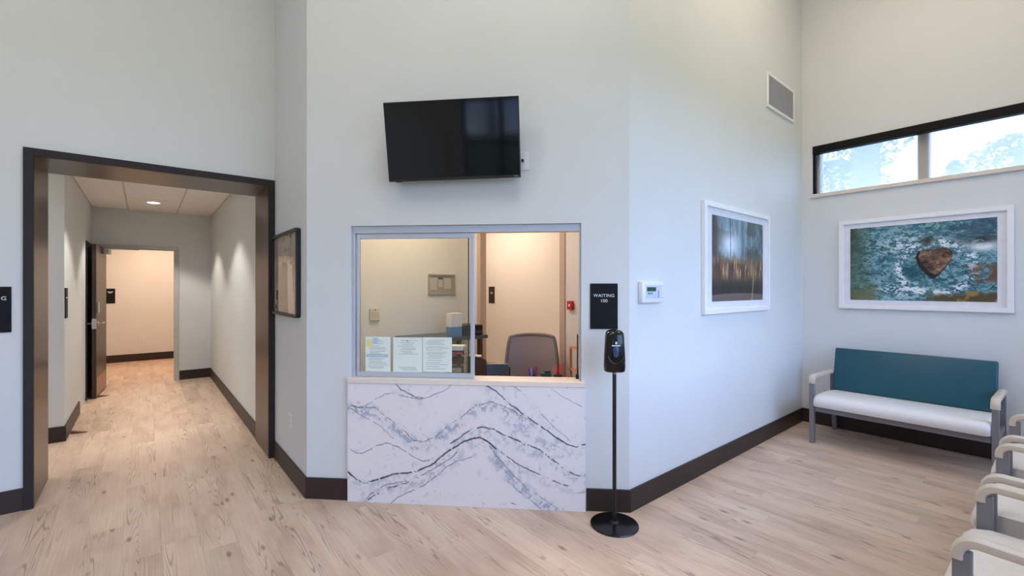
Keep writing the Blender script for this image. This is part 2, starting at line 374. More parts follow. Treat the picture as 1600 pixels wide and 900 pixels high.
def spot(parent, loc, power, col, deg=100, blend=.35, r=.05):
    l = bpy.data.lights.new('lamp', 'SPOT'); l.energy = power; l.color = col; l.spot_size = math.radians(deg); l.spot_blend = blend; l.shadow_soft_size = r
    o = bpy.data.objects.new('lamp', l); COL.objects.link(o); o.parent = parent; o.location = loc; return o
def area(parent, loc, power, col, sx, sy, shape='RECTANGLE'):
    l = bpy.data.lights.new('lamp', 'AREA'); l.energy = power; l.color = col; l.shape = shape; l.size = sx; l.size_y = sy
    o = bpy.data.objects.new('lamp', l); COL.objects.link(o); o.parent = parent; o.location = loc; return o
glow = mat('lamp_lens', (255, 250, 240), .5, emit=((255, 246, 232), 6))
WARM, HALL = (1, .66, .45), (1, .92, .84)
def downlight(x, y, z, label, power, col, deg=104):
    t = empty('recessed_downlight', (x, y, z), 0, label, 'ceiling light', 'recessed downlights')
    MB().lathe([(.07, .0), (.098, -.004), (.1, 0), (.1, .006), (.07, .006)], 32).build('trim_ring', white_m, t, smooth=True)
    MB().lathe([(.001, -.0005), (.072, -.0005), (.072, .004), (.001, .004)], 32).build('lens', glow, t)
    spot(t, (0, 0, -.01), power, col, deg)
downlight(.1, 8.31, 2.745, 'lit round recessed downlight in the hallway ceiling tiles near the end door', 88, HALL)
downlight(.1, 6.3, 2.745, 'round recessed downlight in the hallway ceiling just behind the dark cased opening', 88, HALL)
b = MB().lathe([(.001, -.018), (.02, -.018), (.045, -.004), (.05, 0), (.001, 0)], 24)
tag(b.build('sprinkler_cover', white_m, None, (.13, 8.95, 2.747), smooth=True), 'small white sprinkler cover in the ceiling tile behind the lit downlight', 'sprinkler')
b = MB().lathe([(.001, -.006), (.04, -.006), (.05, -.002), (.05, 0), (.001, 0)], 24)
tag(b.build('ceiling_sensor', white_m, None, (.1, 7.75, 2.747), smooth=True), 'flat round white ceiling disc in front of the lit hallway downlight', 'sensor')

def panel_light(x, y, z, sx, sy, power, col, label, group):
    t = empty('ceiling_panel_light', (x, y, z), 0, label, 'ceiling light', group)
    b = MB(); b.box(-sx/2, sx/2, -sy/2, -sy/2+.03, -.03, 0); b.box(-sx/2, sx/2, sy/2-.03, sy/2, -.03, 0); b.box(-sx/2, -sx/2+.03, -sy/2+.03, sy/2-.03, -.03, 0); b.box(sx/2-.03, sx/2, -sy/2+.03, sy/2-.03, -.03, 0); b.build('frame', white_m, t)
    MB().box(-sx/2+.03, sx/2-.03, -sy/2+.03, sy/2-.03, -.012, -.004).build('diffuser', mat('panel_diffuser', (250, 250, 250), .6, emit=((255, 250, 244), 1.5)), t)
    area(t, (0, 0, -.04), power, col, sx-.08, sy-.08)
for k, (x, y, wh) in enumerate([(-1.6, 2.2, 'over the dark cased opening side, unseen and added as fill'), (1.0, 1.2, 'over the middle of the waiting room, unseen and added as fill'), (3.9, .7, 'over the row of armchairs')]):  # both neutral lamps are unseen fill, added to brighten the room
    panel_light(x, y, TOP-.002, 1.5, .9, (30, 30, 30)[k], ((1, .95, .9), (1, .95, .9), (1, .80, .60))[k], 'white square panel light on the high ceiling '+wh, 'waiting room panel lights')
panel_light(.2, 10.9, 2.758, .6, 1.2, 42, WARM, 'warm panel light on the ceiling of the room past the hallway door', 'warm panel lights')
panel_light(2.05, 3.65, 2.778, .6, .9, 22, WARM, 'warm panel light on the ceiling of the reception office', 'warm panel lights')
panel_light(3.85, 5.6, 2.778, .6, 1.8, 26, WARM, 'warm panel light on the ceiling of the passage behind the office', 'warm panel lights')
panel_light(-2.2, 5.7, 2.758, 1.2, .6, 14, HALL, 'panel light on the ceiling of the side corridor', 'corridor panel lights')

# ------------------------------------------------------------------ hallway end door
dm = mat('dark_walnut_door', (62, 48, 42), .35, var=.12, scale=5)
frame_g = mat('grey_door_frame', (196, 192, 186), .45)
d1 = struct(bpy.data.objects.new('door_1', None)); COL.objects.link(d1); d1.location = (DX0, 9.29, 0)
DWd = DX1-DX0
for a, bb in ((-.05, .0), (DWd, DWd+.065)): MB().box(a, bb, -.016, .14, 0, 2.135, .002, 1).build('frame_post', frame_g, d1)
MB().box(-.05, DWd+.065, -.016, .14, 2.135, 2.19, .002, 1).build('frame_head', frame_g, d1)
leaf = MB().box(0, .045, -.86, 0, .012, 2.125, .002, 1).build('leaf', dm, d1, (.0, -.02, 0)); leaf.rotation_euler.z = math.radians(-4)
MB().box(.0455, .0475, -.84, -.02, .03, .28).build('kick_plate', mat('bronze_plate', (150, 120, 100), .35, metal=.5), leaf)
MB().box(.046, .062, -.8, -.715, 1.17, 1.33, .003).build('card_reader', mat('grey_reader', (176, 178, 180), .4), leaf)
for sx in (1, -1):
    x0 = .045 if sx > 0 else 0
    b = MB().cyl((x0, -.78, 1.03), (x0+sx*.012, -.78, 1.03), .028); b.cyl((x0+sx*.01, -.78, 1.03), (x0+sx*.055, -.78, 1.03), .01); b.box(x0+sx*.045, x0+sx*.065, -.79, -.66, 1.018, 1.042, .006)
    b.build('lever_handle', steel, leaf, smooth=True)
MB().box(-.001, .046, -.8625, -.8585, .96, 1.1).build('latch_plate', steel, leaf)
b = MB().box(.046, .11, -.33, -.05, 2.03, 2.1, .006); b.build('closer_body', mat('closer_grey', (180, 176, 172), .4, metal=.4), leaf)
b = MB().cyl((.08, -.2, 2.105), (.36, -.1, 2.115), .009); b.cyl((.36, -.1, 2.115), (.42, .03, 2.12), .009); b.build('closer_arm', steel, leaf)
MB().box(DWd-.002, DWd+.003, .01, .05, .98, 1.1).build('strike_plate', steel, d1)
for z in (.3, 1.1, 1.9): MB().cyl((.0, -.012, z-.05), (.0, -.012, z+.05), .008, n=10).build('hinge', steel, d1)
# dark door let into the left wall of the hall
d2 = struct(bpy.data.objects.new('door_2', None)); COL.objects.link(d2); d2.location = (-.62, 8.86, 0)
MB().box(-.005, .012, -.46, .40, .006, 2.12, .002, 1).build('leaf', mat('near_black_door', (30, 24, 22), .4, var=.1), d2)
for a, bb in ((-.50, -.46), (.40, .43)): MB().box(-.005, .016, a, bb, 0, 2.16).build('frame_post', bronze, d2)
MB().box(-.005, .016, -.46, .40, 2.12, 2.16).build('frame_head', bronze, d2)
wood_w = mat('brown_wedge_wood', (120, 86, 58), .6)
def wedge(loc, rz, label):
    b = MB(); b.sections([[(0, -.02, 0), (0, .02, 0), (0, .02, .032), (0, -.02, .032)], [(.13, -.02, 0), (.13, .02, 0), (.13, .02, .003), (.13, -.02, .003)]])
    tag(b.build('door_wedge', wood_w, None, loc, rz), label, 'door wedge', 'wooden door wedges')
g1 = ground(109, 678); wedge((g1[0]+.01, g1[1], 0), math.radians(-12), 'brown wooden door wedge on the floor by the pale wall corner in the hallway')
g1 = ground(151, 622); wedge((g1[0]+.0, g1[1]+.05, 0), math.radians(25), 'brown wooden door wedge under the open walnut door')

# ------------------------------------------------------------------ small wall things
def outlet(w, px, py, label, hgt=.115):
    u, z = w.hit(px, py); t = empty('wall_outlet', w.P(u, z), w.rz, label, 'outlet', 'white wall outlets')
    MB().box(-.036, .036, -.006, 0, -hgt/2, hgt/2, .002).build('cover_plate', plastic_w, t)
    for dz in (-.022, .022): MB().box(-.017, .017, -.0085, -.005, dz-.014, dz+.014, .003).build('socket', mat('socket_white', (214, 214, 214), .4), t)
outlet(WE, 453.5, 657, 'white wall outlet low on the narrow wall below the black framed poster')
outlet(HR, 355.5, 570, 'white wall outlet low on the right hallway wall')
outlet(HF, 222, 530, 'white wall outlet low on the peach wall seen through the end door')
def sign(w, u0, u1, z0, z1, txt, label, size, dz=.0, group='black room signs'):
    t = empty('room_sign', w.P((u0+u1)/2, (z0+z1)/2), w.rz, label, 'sign', group)
    wd, hh = u1-u0, z1-z0
    MB().box(-wd/2, wd/2, -.007, 0, -hh/2, hh/2, .001, 1).build('plate', sign_m, t)
    if txt:
        for s, x, z in txt: text('lettering', s, size, mat('sign_letters', (235, 238, 240), .5), t, (x, -.0078, z))
    return t
u0, z1 = WB.hit(922, 443); u1, z0 = WB.hit(965, 514)
sign(WB, u0, u1, z0, z1, [('WAITING', 0, .072), ('100', 0, .036)], 'black room sign lettered WAITING 100 beside the reception window', .030)
u1, z1 = WA.hit(18, 448); z0 = WA.hit(18, 519)[1]
sign(WA, u1-.185, u1, z0, z1, [('G', .058, .075)], 'black room sign at the left edge of the photo, left of the cased opening', .036)
ua, za = HF.hit(165, 451); ub, zb = HF.hit(180, 474)
t = sign(HF, ub-.19, ub, zb, za, None, 'black sign on the peach wall seen through the end door', .03)
for dz, wd in ((.085, .09), (.065, .05)): MB().box(-wd/2+.02, wd/2+.02, -.0078, -.007, dz-.005, dz+.005).build('lettering_line', mat('sign_letters', (235, 238, 240), .5), t)
t = sign(HL, 0.02, .2, 1.215, 1.52, None, 'black sign seen edge-on on the left hallway wall', .03)
MB().box(-.05, .05, -.0078, -.007, .05, .06).build('lettering_line', mat('sign_letters', (235, 238, 240), .5), t)

# picture frames --------------------------------------------------------
def heart_river(nx, ny):
    u, v = np.meshgrid(np.linspace(0, 1, nx), np.linspace(0, 1, ny))
    a = fbm(nx, ny, 16, 22, 5, 1, .85); b_ = fbm(nx, ny, 22, 26, 4, 2, .95); c_ = fbm(nx, ny, 3, 3, 4, 3); st = fbm(nx, ny, 9, 30, 4, 4, .7)
    col = np.zeros((ny, nx, 3))+np.array([.25, .47, .52])
    col = mixc(col, (.13, .29, .36), .85*sm(.52, .40, a)); col = mixc(col, (.50, .66, .70), sm(.49, .58, b_))
    col = mixc(col, (.36, .42, .26), .75*sm(.5, .68, c_)*sm(.75, .1, u))
    col = mixc(col, (.30, .36, .24), .6*sm(.25, 0, u)); col = mixc(col, (.16, .28, .36), .7*sm(.62, .8, u)*sm(.45, .15, v)*sm(.4, .6, st+.05))
    col = mixc(col, (.04, .30, .34), .85*np.exp(-(((u-.46)/.10)**2+((v-.62)/.09)**2)))
    d = np.abs(np.hypot((u-.62)/.33, (v-.58)/.42)-.75)
    foam = sm(.16, .0, d)*sm(.43, .56, b_)+.9*np.exp(-(((u-.46)/.2)**2+((v-.27)/.12)**2))*sm(.47, .6, b_)+np.exp(-(((u-.92)/.10)**2+((v-.33)/.07)**2))
    foam += .8*np.exp(-(((u-.38)/.14)**2+((v-.86)/.1)**2))*sm(.45, .58, b_)
    col = mixc(col, (.90, .93, .96), foam*1.15)
    rk = fbm(nx, ny, 14, 10, 4, 8)
    rock = np.exp(-(((u-.95)/.10)**4+((v-.66)/.11)**4)); col = mixc(col, (.42, .29, .22), rock*sm(.3, .55, rk+.1))
    rock = sm(.86, .93, v+.12*(u-.8)+.1*(rk-.5))*sm(.5, .68, u); col = mixc(col, (.33, .28, .17), rock); col = mixc(col, (.70, .58, .36), rock*sm(.5, .68, rk)*.7)
    rock = np.exp(-(((u-.12)/.1)**4+((v-.95)/.1)**4)); col = mixc(col, (.42, .42, .28), .7*rock)
    col = mixc(col, (.10, .13, .10), (.6*sm(.10, .0, u)*sm(.55, .2, v)+.9*np.exp(-(((u-.57)/.05)**2+((v-.23)/.07)**2))+.9*np.exp(-(((u-.9)/.1)**2+((v-.25)/.05)**2)))*sm(.40, .55, b_+.05))
    def inside(poly):
        r = np.zeros(u.shape, bool); n = len(poly)
        for i in range(n):
            x0, y0 = poly[i]; x1, y1 = poly[(i+1) % n]
            cnd = ((y0 > v) != (y1 > v)) & (u < (x1-x0)*(v-y0)/(y1-y0+1e-9)+x0); r ^= cnd
        return r
    H = [(.488, .44), (.505, .37), (.555, .34), (.59, .365), (.635, .33), (.69, .335), (.73, .39), (.728, .48), (.69, .58), (.64, .68), (.61, .72), (.56, .66), (.51, .55)]
    G = [(x*.92+.062, y*.88+.035) for x, y in H]
    col[inside(H)] = (.10, .08, .06); top = inside(G)
    tx_ = np.stack([.44+.5*(rk-.5)+0.9*(b_-.5), .33+.42*(rk-.5)+.7*(b_-.5), .27+.36*(rk-.5)+.5*(b_-.5)], -1); col[top] = tx_[top]
    lt = inside([(.515, .40), (.56, .365), (.60, .39), (.585, .47), (.54, .49)]); col[lt] = col[lt]*.7+np.array([.62, .52, .44])*.3
    return col
def reeds(nx, ny):
    u, v = np.meshgrid(np.linspace(0, 1, nx), np.linspace(0, 1, ny))
    st = fbm(nx, ny, 26, 3, 4, 21, .7); a = fbm(nx, ny, 4, 4, 4, 22); s2 = fbm(nx, ny, 40, 6, 3, 23)
    col = np.zeros((ny, nx, 3))+np.array([.50, .62, .68])
    col = mixc(col, (.30, .35, .33), sm(.42, .6, a)*.8); col = mixc(col, (.27, .23, .20), .8*sm(.2, .02, u)+.3*sm(.46, .58, st))
    col = mixc(col, (.86, .90, .94), 1.1*np.exp(-(((u-.32)/.17)**2+((v-.32)/.15)**2)))
    col = mixc(col, (.52, .40, .29), sm(.40, .56, v+.22*(st-.5))*.95)
    col = mixc(col, (.76, .64, .50), sm(.52, .66, s2)*sm(.42, .55, v)*sm(.82, .68, v)*.8); col = mixc(col, (.24, .17, .13), sm(.54, .42, st)*sm(.45, .6, v)*.6)
    col = mixc(col, (.13, .13, .13), sm(.66, .86, v+.15*(st-.5))*.85); col = mixc(col, (.42, .37, .34), sm(.915, .935, v+.02*np.sin(u*3)))
    for x0, s in ((.33, .0), (.56, .03), (.67, -.01), (.72, .0)):
        col = mixc(col, (.16, .18, .2), .6*np.exp(-((u-x0-s*v)/.006)**2)*sm(.6, .4, v))
    col = mixc(col, (.82, .72, .58), .8*np.exp(-((u-.86+.1*v)/.008)**2)*sm(.5, .6, v)); return col
def framed(w, pts, inner, colfn, nx, ny, label):
    (ua, za), (ub, zb) = w.hit(*pts[0]), w.hit(*pts[1]); u0, u1 = ua, ub; z0, z1 = 1.303, 2.238
    W_, H_ = u1-u0, z1-z0; t = empty('framed_picture', w.P((u0+u1)/2, (z0+z1)/2), w.rz, label, 'picture', 'white framed nature pictures')
    fw = .042
    for n_, (a, b_, c, d) in {'side': (-W_/2, -W_/2+fw, -H_/2, H_/2), 'side_': (W_/2-fw, W_/2, -H_/2, H_/2), 'top': (-W_/2+fw, W_/2-fw, H_/2-fw, H_/2), 'bottom': (-W_/2+fw, W_/2-fw, -H_/2, -H_/2+fw)}.items():
        MB().box(a, b_, -.034, 0, c, d, .0015, 1).build('frame_rail', white_m, t)
    MB().box(-W_/2+fw, W_/2-fw, -.018, -.004, -H_/2+fw, H_/2-fw).build('mat_board', mat('picture_mat', (226, 226, 232), .7), t)
    iw, ih = inner; print_grid('print', iw, ih, colfn(nx, ny), print_m, t, (0, -.0188, 0), nx, ny)
framed(WD, [(1312, 400), (1585, 400)], (1.07, .752), heart_river, 420, 290, 'wide white framed photograph of a heart-shaped rock in a rushing teal stream above the bench')
framed(WC, [(1095.5, 400), (1198, 400)], (1.03, .73), reeds, 300, 220, 'white framed photograph of tan reeds against blurred blue water')

def poster(nx, ny):
    u, v = np.meshgrid(np.linspace(0, 1, nx), np.linspace(0, 1, ny)); a = fbm(nx, ny, 4, 5, 4, 31)
    col = np.zeros((ny, nx, 3))+np.array([.62, .58, .55]); col = mixc(col, (.74, .70, .66), sm(.45, .6, a)); col = mixc(col, (.68, .62, .58), sm(.3, .25, v)*.7)
    wtow = .14+.16*v; col = mixc(col, (.50, .49, .48), sm(.02, -.02, np.abs(u-.42+.06*v)-wtow*.8)*sm(.38, .42, v))
    col = mixc(col, (.90, .82, .74), sm(.015, -.015, np.abs(u-.66-.12*(v-.3))-.06-.07*v)*sm(.3, .36, v)); col = mixc(col, (.84, .72, .60), sm(.12, .04, u)*sm(.25, .3, v))
    for x, y, r in ((.45, .18, .022), (.4, .42, .022), (.72, .36, .025), (.43, .05, .02), (.7, .04, .02), (.08, .93, .03)): col = mixc(col, (.12, .11, .11), sm(1.2, .8, np.hypot((u-x)*1.2, v-y)/r))
    col = mixc(col, (.30, .27, .26), .8*(np.abs(u-.45) < .1)*(np.abs(v-.375) < .03)); col = mixc(col, (.15, .13, .12), .9*(np.abs(u-.13) < .03)*(np.abs(v-.77) < .06))
    col = mixc(col, (.35, .33, .32), .6*(np.abs(u-.72) < .008)*(v < .36)+.5*(np.abs(v-.2) < .008)*(np.abs(u-.55) < .14)); return col
uA, zA = WE.hit(430, 370); uB, zB = WE.hit(469, 496)
uA, uB, zA, zB = uA+.02, uB+.02, 1.975, 1.293
t = empty('framed_poster', WE.P((uA+uB)/2, (zA+zB)/2), WE.rz, 'black framed poster with rounded corners on the narrow wall beside the cased opening', 'poster')
W_, H_ = uB-uA, zA-zB
def rring(w, h, r, y, n=6):
    p = []
    for cx, cz, a0 in ((w/2-r, h/2-r, 0), (-w/2+r, h/2-r, 90), (-w/2+r, -h/2+r, 180), (w/2-r, -h/2+r, 270)):
        for k in range(n+1): a = math.radians(a0+90*k/n); p.append((cx+r*math.cos(a), y, cz+r*math.sin(a)))
    return p
def ring_frame(w, h, r, fw, d):
    b = MB(); S = [rring(w, h, r, 0), rring(w, h, r, -d), rring(w-2*fw, h-2*fw, max(.002, r-fw), -d), rring(w-2*fw, h-2*fw, max(.002, r-fw), 0)]
    rs = [[b.bm.verts.new(p) for p in s] for s in S]; n = len(rs[0])
    for i in range(4):
        a, c = rs[i], rs[(i+1) % 4]
        for k in range(n): b.bm.faces.new((a[k], a[(k+1) % n], c[(k+1) % n], c[k]))
    return b
ring_frame(W_, H_, .03, .022, .034).build('frame', black_m, t)
MB().box(-W_/2+.01, W_/2-.01, -.012, -.001, -H_/2+.01, H_/2-.01).build('backing', black_m, t)
print_grid('print', W_-.04, H_-.04, poster(90, 130), attr_mat('glossy_poster', .12, .5), t, (0, -.0135, 0), 90, 130)
MB().cyl((W_/2-.04, -.0135, 0), (W_/2-.04, -.03, 0), .008, .005, 12).build('lock_stud', steel, t)

# keypad panel, vent, TV, cable plate -----------------------------------
(ua, za), (ub, zb) = WC.hit(997, 440), WC.hit(1030, 472)
t = empty('alarm_keypad', WC.P((ua+ub)/2, (za+zb)/2), WC.rz, 'white wall keypad with small green screen right of the WAITING sign corner', 'keypad'); W_, H_ = ub-ua, za-zb
MB().box(-W_/2, W_/2, -.035, 0, -H_/2, H_/2, .005).build('housing', plastic_w, t, smooth=True)
MB().box(-W_/2+.04, W_/2-.012, -.037, -.034, -H_/2+.03, H_/2-.024, .001, 1).build('face_panel', mat('keypad_face', (196, 208, 226), .4), t)
MB().box(-W_/2+.052, W_/2-.1, -.0385, -.036, .006, .035).build('screen', mat('green_lcd', (44, 82, 70), .2), t)
for k in range(3): MB().box(-W_/2+.062+k*.022, -W_/2+.076+k*.022, -.040, -.036, -.014, -.003, .001, 1).build('button', mat('keypad_button', (110, 126, 150), .5), t)
for k in range(5): MB().box(W_/2-.058, W_/2-.02, -.040, -.036, -.035+k*.015, -.026+k*.015, .001, 1).build('key_strip', plastic_w, t)
MB().box(W_/2-.07, W_/2-.064, -.0385, -.036, -.038, .012).build('divider', mat('keypad_blue', (90, 112, 170), .5), t)

(ua, za), (ub, zb) = WC.hit(1197, 107.5), WC.hit(1239, 186)
t = empty('air_vent', WC.P((ua+ub)/2, 3.515), WC.rz, 'white framed grey air return grille high on the pale blue wall', 'vent'); W_, H_ = ub-ua, .355
for a, b_, c, d in ((-W_/2, W_/2, H_/2-.03, H_/2), (-W_/2, W_/2, -H_/2, -H_/2+.03), (-W_/2, -W_/2+.03, -H_/2+.03, H_/2-.03), (W_/2-.03, W_/2, -H_/2+.03, H_/2-.03)):
    MB().box(a, b_, -.016, 0, c, d, .003, 1).build('frame_rail', white_m, t)
MB().box(-W_/2+.03, W_/2-.03, -.003, -.001, -H_/2+.03, H_/2-.03).build('backing', mat('vent_grey', (120, 118, 120), .7), t)
R25 = Matrix.Rotation(math.radians(38), 3, 'X')
for k in range(18):
    z = -H_/2+.04+k*(H_-.08)/17
    MB().box(-W_/2+.03, W_/2-.03, -.0125, -.0045, z-.0065, z+.0065, rot=R25).build('louvre', mat('vent_blade', (188, 184, 184), .5), t)

tv = empty('wall_television', WB.P(0, 0), WB.rz, 'black flat television tilted down on the wall above the reception window', 'television')
(ua, _), (ub, _) = WB.hit(604, 217, .13), WB.hit(812, 214, .13); tw = ub-ua; th = .518
tvb = bpy.data.objects.new('tv_pivot', None); bpy.data.objects.remove(tvb)
tv.location = WB.P((ua+ub)/2, WB.hit(706, 219, .13)[1], .13); tv.rotation_euler = (math.radians(10.5), math.radians(-.8), WB.rz)
MB().box(-tw/2, tw/2, -.012, .03, -th/2, th/2, .003).build('casing', black_m, tv)
MB().box(-tw/2+.007, tw/2-.007, -.0135, -.0115, -th/2+.018, th/2-.007).build('screen', mat('tv_screen', (9, 10, 12), .07, var=.02), tv)
MB().box(-tw/2+.007, tw/2-.007, -.0138, -.011, -th/2+.002, -th/2+.016).build('bottom_bezel', mat('tv_bezel', (34, 34, 36), .35), tv)
text('logo', 'VIZIO', .012, mat('logo_grey', (190, 190, 190), .4), tv, (tw/2-.03, -.0146, -th/2+.009), .0003)
MB().box(-tw/2+.05, -tw/2+.09, -.01, .0, -th/2-.006, -th/2+.001).build('sensor_bump', black_m, tv)
b = MB(); b.box(-.2, .2, .03, .055, -.14, .14); b.build('mount_bracket', black_m, tv)
b = MB(); b.box(-.1, .1, .05, .115, -.08, .08, rot=Matrix.Rotation(math.radians(-10.5), 3, 'X')); b.build('mount_arm', black_m, tv)
ua, za = WB.hit(813, 238); ub, zb = WB.hit(826, 266)
t = empty('cable_plate', WB.P(ub-.04, (za+zb)/2), WB.rz, 'white cable wall plate at the lower right edge of the television', 'wall plate')
MB().box(-.04, .04, -.007, 0, -.0625, .0625, .002).build('cover_plate', plastic_w, t)
MB().cyl((.0, -.006, 0), (.0, -.03, 0), .009, n=14).build('plug', black_m, t)

# ------------------------------------------------------------------ reception counter
ca, cb_ = WB.hit(543, 690, .03)[0], WB.hit(915, 690, .03)[0]
desk = empty('reception_counter', WB.P((ca+cb_)/2, 0), WB.rz, 'reception counter with white quartz front veined in dark grey under the sliding window', 'counter')
CW, CHH = cb_-ca, .845
VE = [  # (points in a 1491 x 760 panel drawing, line weight, darkness, blue haze beside it)
 ([(52,190),(100,208),(160,202),(240,155),(290,122),(345,115),(400,127),(450,142),(520,150),(600,130),(660,100),(720,62)], 2.2, .6, 0),
 ([(370,58),(410,95),(450,120),(490,138),(540,142)], 3, .6, .2),
 ([(52,190),(130,210),(230,207),(290,255),(350,300),(400,345),(440,380),(480,420),(540,430),(600,405),(660,360),(700,320),(770,275),(830,225),(870,190),(930,175),(970,170),(1030,185),(1090,215),(1150,255),(1210,290)], 2.4, .6, .75),
 ([(940,62),(1000,95),(1050,145),(1100,190),(1150,235),(1220,285),(1300,345),(1370,395),(1430,435),(1490,457),(1545,435)], 4, .85, .25),
 ([(1110,68),(1150,95),(1190,135),(1240,190),(1300,270),(1380,350),(1450,415)], 2, .4, .1), ([(1330,75),(1400,125),(1450,150),(1525,195)], 2, .4, 0),
 ([(55,205),(150,265),(260,325),(350,410)], 2, .5, 0),
 ([(52,465),(100,500),(150,505),(200,480),(260,450),(310,438),(370,455),(430,490),(490,530),(540,555),(600,535),(640,520)], 2.2, .65, 0),
 ([(52,625),(100,665),(150,693),(200,690),(270,665),(350,640),(430,635),(500,620),(560,595),(620,560),(680,500),(740,465),(800,425),(860,402),(900,400),(950,425),(1000,470)], 4.6, .95, .35),
 ([(720,440),(780,395),(840,350),(890,333),(930,330),(980,345),(1040,375),(1100,400),(1150,425),(1210,455),(1270,475),(1320,520),(1370,565),(1430,610),(1480,640),(1545,640)], 4, .8, .45),
 ([(1030,490),(1080,530),(1130,570),(1190,600),(1250,630),(1310,660),(1370,690),(1450,715)], 3, .75, .25),
 ([(150,822),(200,770),(250,735),(300,705),(380,690),(460,675),(540,640),(600,610),(680,560),(760,490)], 2.6, .6, .5), ([(160,818),(230,775),(320,725),(380,715),(450,685)], 3.4, .75, 0),
 ([(330,828),(380,785),(450,750),(550,705),(600,670),(680,600),(750,555),(850,525)], 2.4, .6, 0),
 ([(960,595),(1010,615),(1050,660),(1100,710),(1160,760),(1230,820),(1290,872)], 2.2, .5, 0),
 ([(960,450),(1020,540),(1100,640),(1170,700),(1240,760),(1320,820),(1395,875)], 2.4, .5, .8), ([(1020,835),(1080,823),(1130,833)], 2.6, .7, 0),
 ([(1420,480),(1290,410),(1180,330),(1060,240)], 1.6, .2, .5), ([(1470,760),(1545,750)], 2, .5, 0)]
def quartz(nx, ny):
    u, v = np.meshgrid(np.linspace(0, 1, nx), np.linspace(0, 1, ny)); X = u*1491; Y = v*760
    wx = (fbm(nx, ny, 40, 20, 3, 41)-.5)*14; wy = (fbm(nx, ny, 40, 20, 3, 42)-.5)*14; X2, Y2 = X+wx, Y+wy
    sp = fbm(nx, ny, 150, 76, 2, 43); cl = fbm(nx, ny, 60, 30, 4, 44, .7); brk = fbm(nx, ny, 24, 12, 3, 45)
    col = np.zeros((ny, nx, 3))+np.array([.93, .915, .915]); dark = np.zeros((ny, nx)); haze = np.zeros((ny, nx))
    for pts, wgt, dk, hz in VE:
        P = []
        for x, y in pts:
            top = 52+(x-52)*.011; bot = 815+(x-52)*.0436; P.append((x-52, (y-top)/(bot-top)*760))
        dm_ = np.full((ny, nx), 1e9); dh = np.full((ny, nx), 1e9)
        for (xa, ya), (xb, yb) in zip(P, P[1:]):
            dx, dy = xb-xa, yb-ya; LL = dx*dx+dy*dy
            t_ = np.clip(((X2-xa)*dx+(Y2-ya)*dy)/LL, 0, 1); dm_ = np.minimum(dm_, np.hypot(X2-xa-t_*dx, Y2-ya-t_*dy))
            if hz: t_ = np.clip(((X-xa)*dx+(Y-28-ya)*dy)/LL, 0, 1); dh = np.minimum(dh, np.hypot(X-xa-t_*dx, Y-28-ya-t_*dy))
        dark = np.maximum(dark, dk*sm(wgt*1.5, wgt*.4, dm_)*sm(.38, .56, brk+.10*dk+.55*(sp-.5)))
        if hz: haze = np.maximum(haze, hz*np.exp(-(dh/34)**2))
    col = mixc(col, (.60, .64, .72), haze*sm(.46, .62, cl)*.9+.10*haze)
    col = mixc(col, (.70, .72, .78), .5*sm(.62, .72, cl)*sm(.5, .7, brk)); col = mixc(col, (.16, .18, .24), dark); return col
MB().box(-CW/2, CW/2, -.030, -.001, 0, CHH, .001, 1).build('front_panel', mat('white_quartz', (222, 220, 224), .3, var=.01), desk)
NX, NY = 560, 280
print_grid('veining', CW-.002, CHH-.002, quartz(NX, NY), attr_mat('quartz_veined', .3), desk, (0, -.0304, CHH/2), NX, NY)
MB().box(-CW/2, CW/2, -.036, -.001, CHH, .879, .002, 1).build('counter_lip', mat('cream_counter_top', (236, 224, 210), .35, var=.02), desk)
cm_ = (ca+cb_)/2
MB().box(o0-cm_+.002, o1-cm_-.002, -.002, .145, CHH, .879, .002, 1).build('counter_top', mat('cream_counter_top', (236, 224, 210), .35), desk)
dsk = empty('office_desk', WB.P((ca+cb_)/2, 0), WB.rz, 'desk work surface behind the reception window, mostly hidden by the counter', 'desk')
MB().box(o0-cm_-.1, o1-cm_+.02, .152, .55, .725, .755, .002, 1).build('work_surface', mat('cream_laminate', (205, 196, 186), .5), dsk)
for x_ in (o0-cm_-.05, o1-cm_-.03):
    for y_ in (.19, .51): MB().box(x_-.02, x_+.02, y_-.02, y_+.02, 0, .725).build('leg', grey_leg, dsk)

# sliding service window -------------------------------------------------
W1 = struct(bpy.data.objects.new('window_1', None)); COL.objects.link(W1); W1.location = WB.P(o0, 0); W1.rotation_euler.z = WB.rz
OW = o1-o0
MB().box(.001, OW-.001, .02, .09, OZ1-.052, OZ1-.001, .002, 1).build('top_track', alu, W1)
MB().box(.001, .022, .02, .09, .88, OZ1-.052, .001, 1).build('side_channel', alu, W1)
MB().box(OW-.012, OW-.001, .02, .09, .88, OZ1-.052, .001, 1).build('side_channel', alu, W1)
sash = bpy.data.objects.new('sliding_sash', None); COL.objects.link(sash); sash.parent = W1
s0, s1 = .03, WB.hit(740, 450)[0]-o0; st_ = .028; zt = OZ1-.055
pane_m = glass_mat('clear_glass', (.94, .965, .94), 1.0)
MB().box(s0, s0+.02, .03, .055, .881, zt, .002, 1).build('sash_stile', alu, sash)
MB().box(s1-st_, s1, .03, .055, .881, zt, .002, 1).build('sash_stile', alu, sash)
MB().box(s0+.02, s1-st_, .03, .055, zt-.035, zt, .002, 1).build('sash_rail', alu, sash)
MB().box(s0+.02, s1-st_, .03, .055, .881, .914, .002, 1).build('sash_rail', alu, sash)
MB().box(s0+.02, s1-st_, .040, .046, .914, zt-.035).build('pane', pane_m, sash)
MB().box(s0+.02, s1-.045, .066, .074, .885, zt-.01).build('rear_pane', glass_mat('clear_glass_rear', (.96, .98, .97), .7), W1)
MB().box(s1-.052, s1-.045, .0655, .0745, .885, zt-.01).build('pane_edge', mat('green_glass_edge', (28, 62, 58), .15), W1)
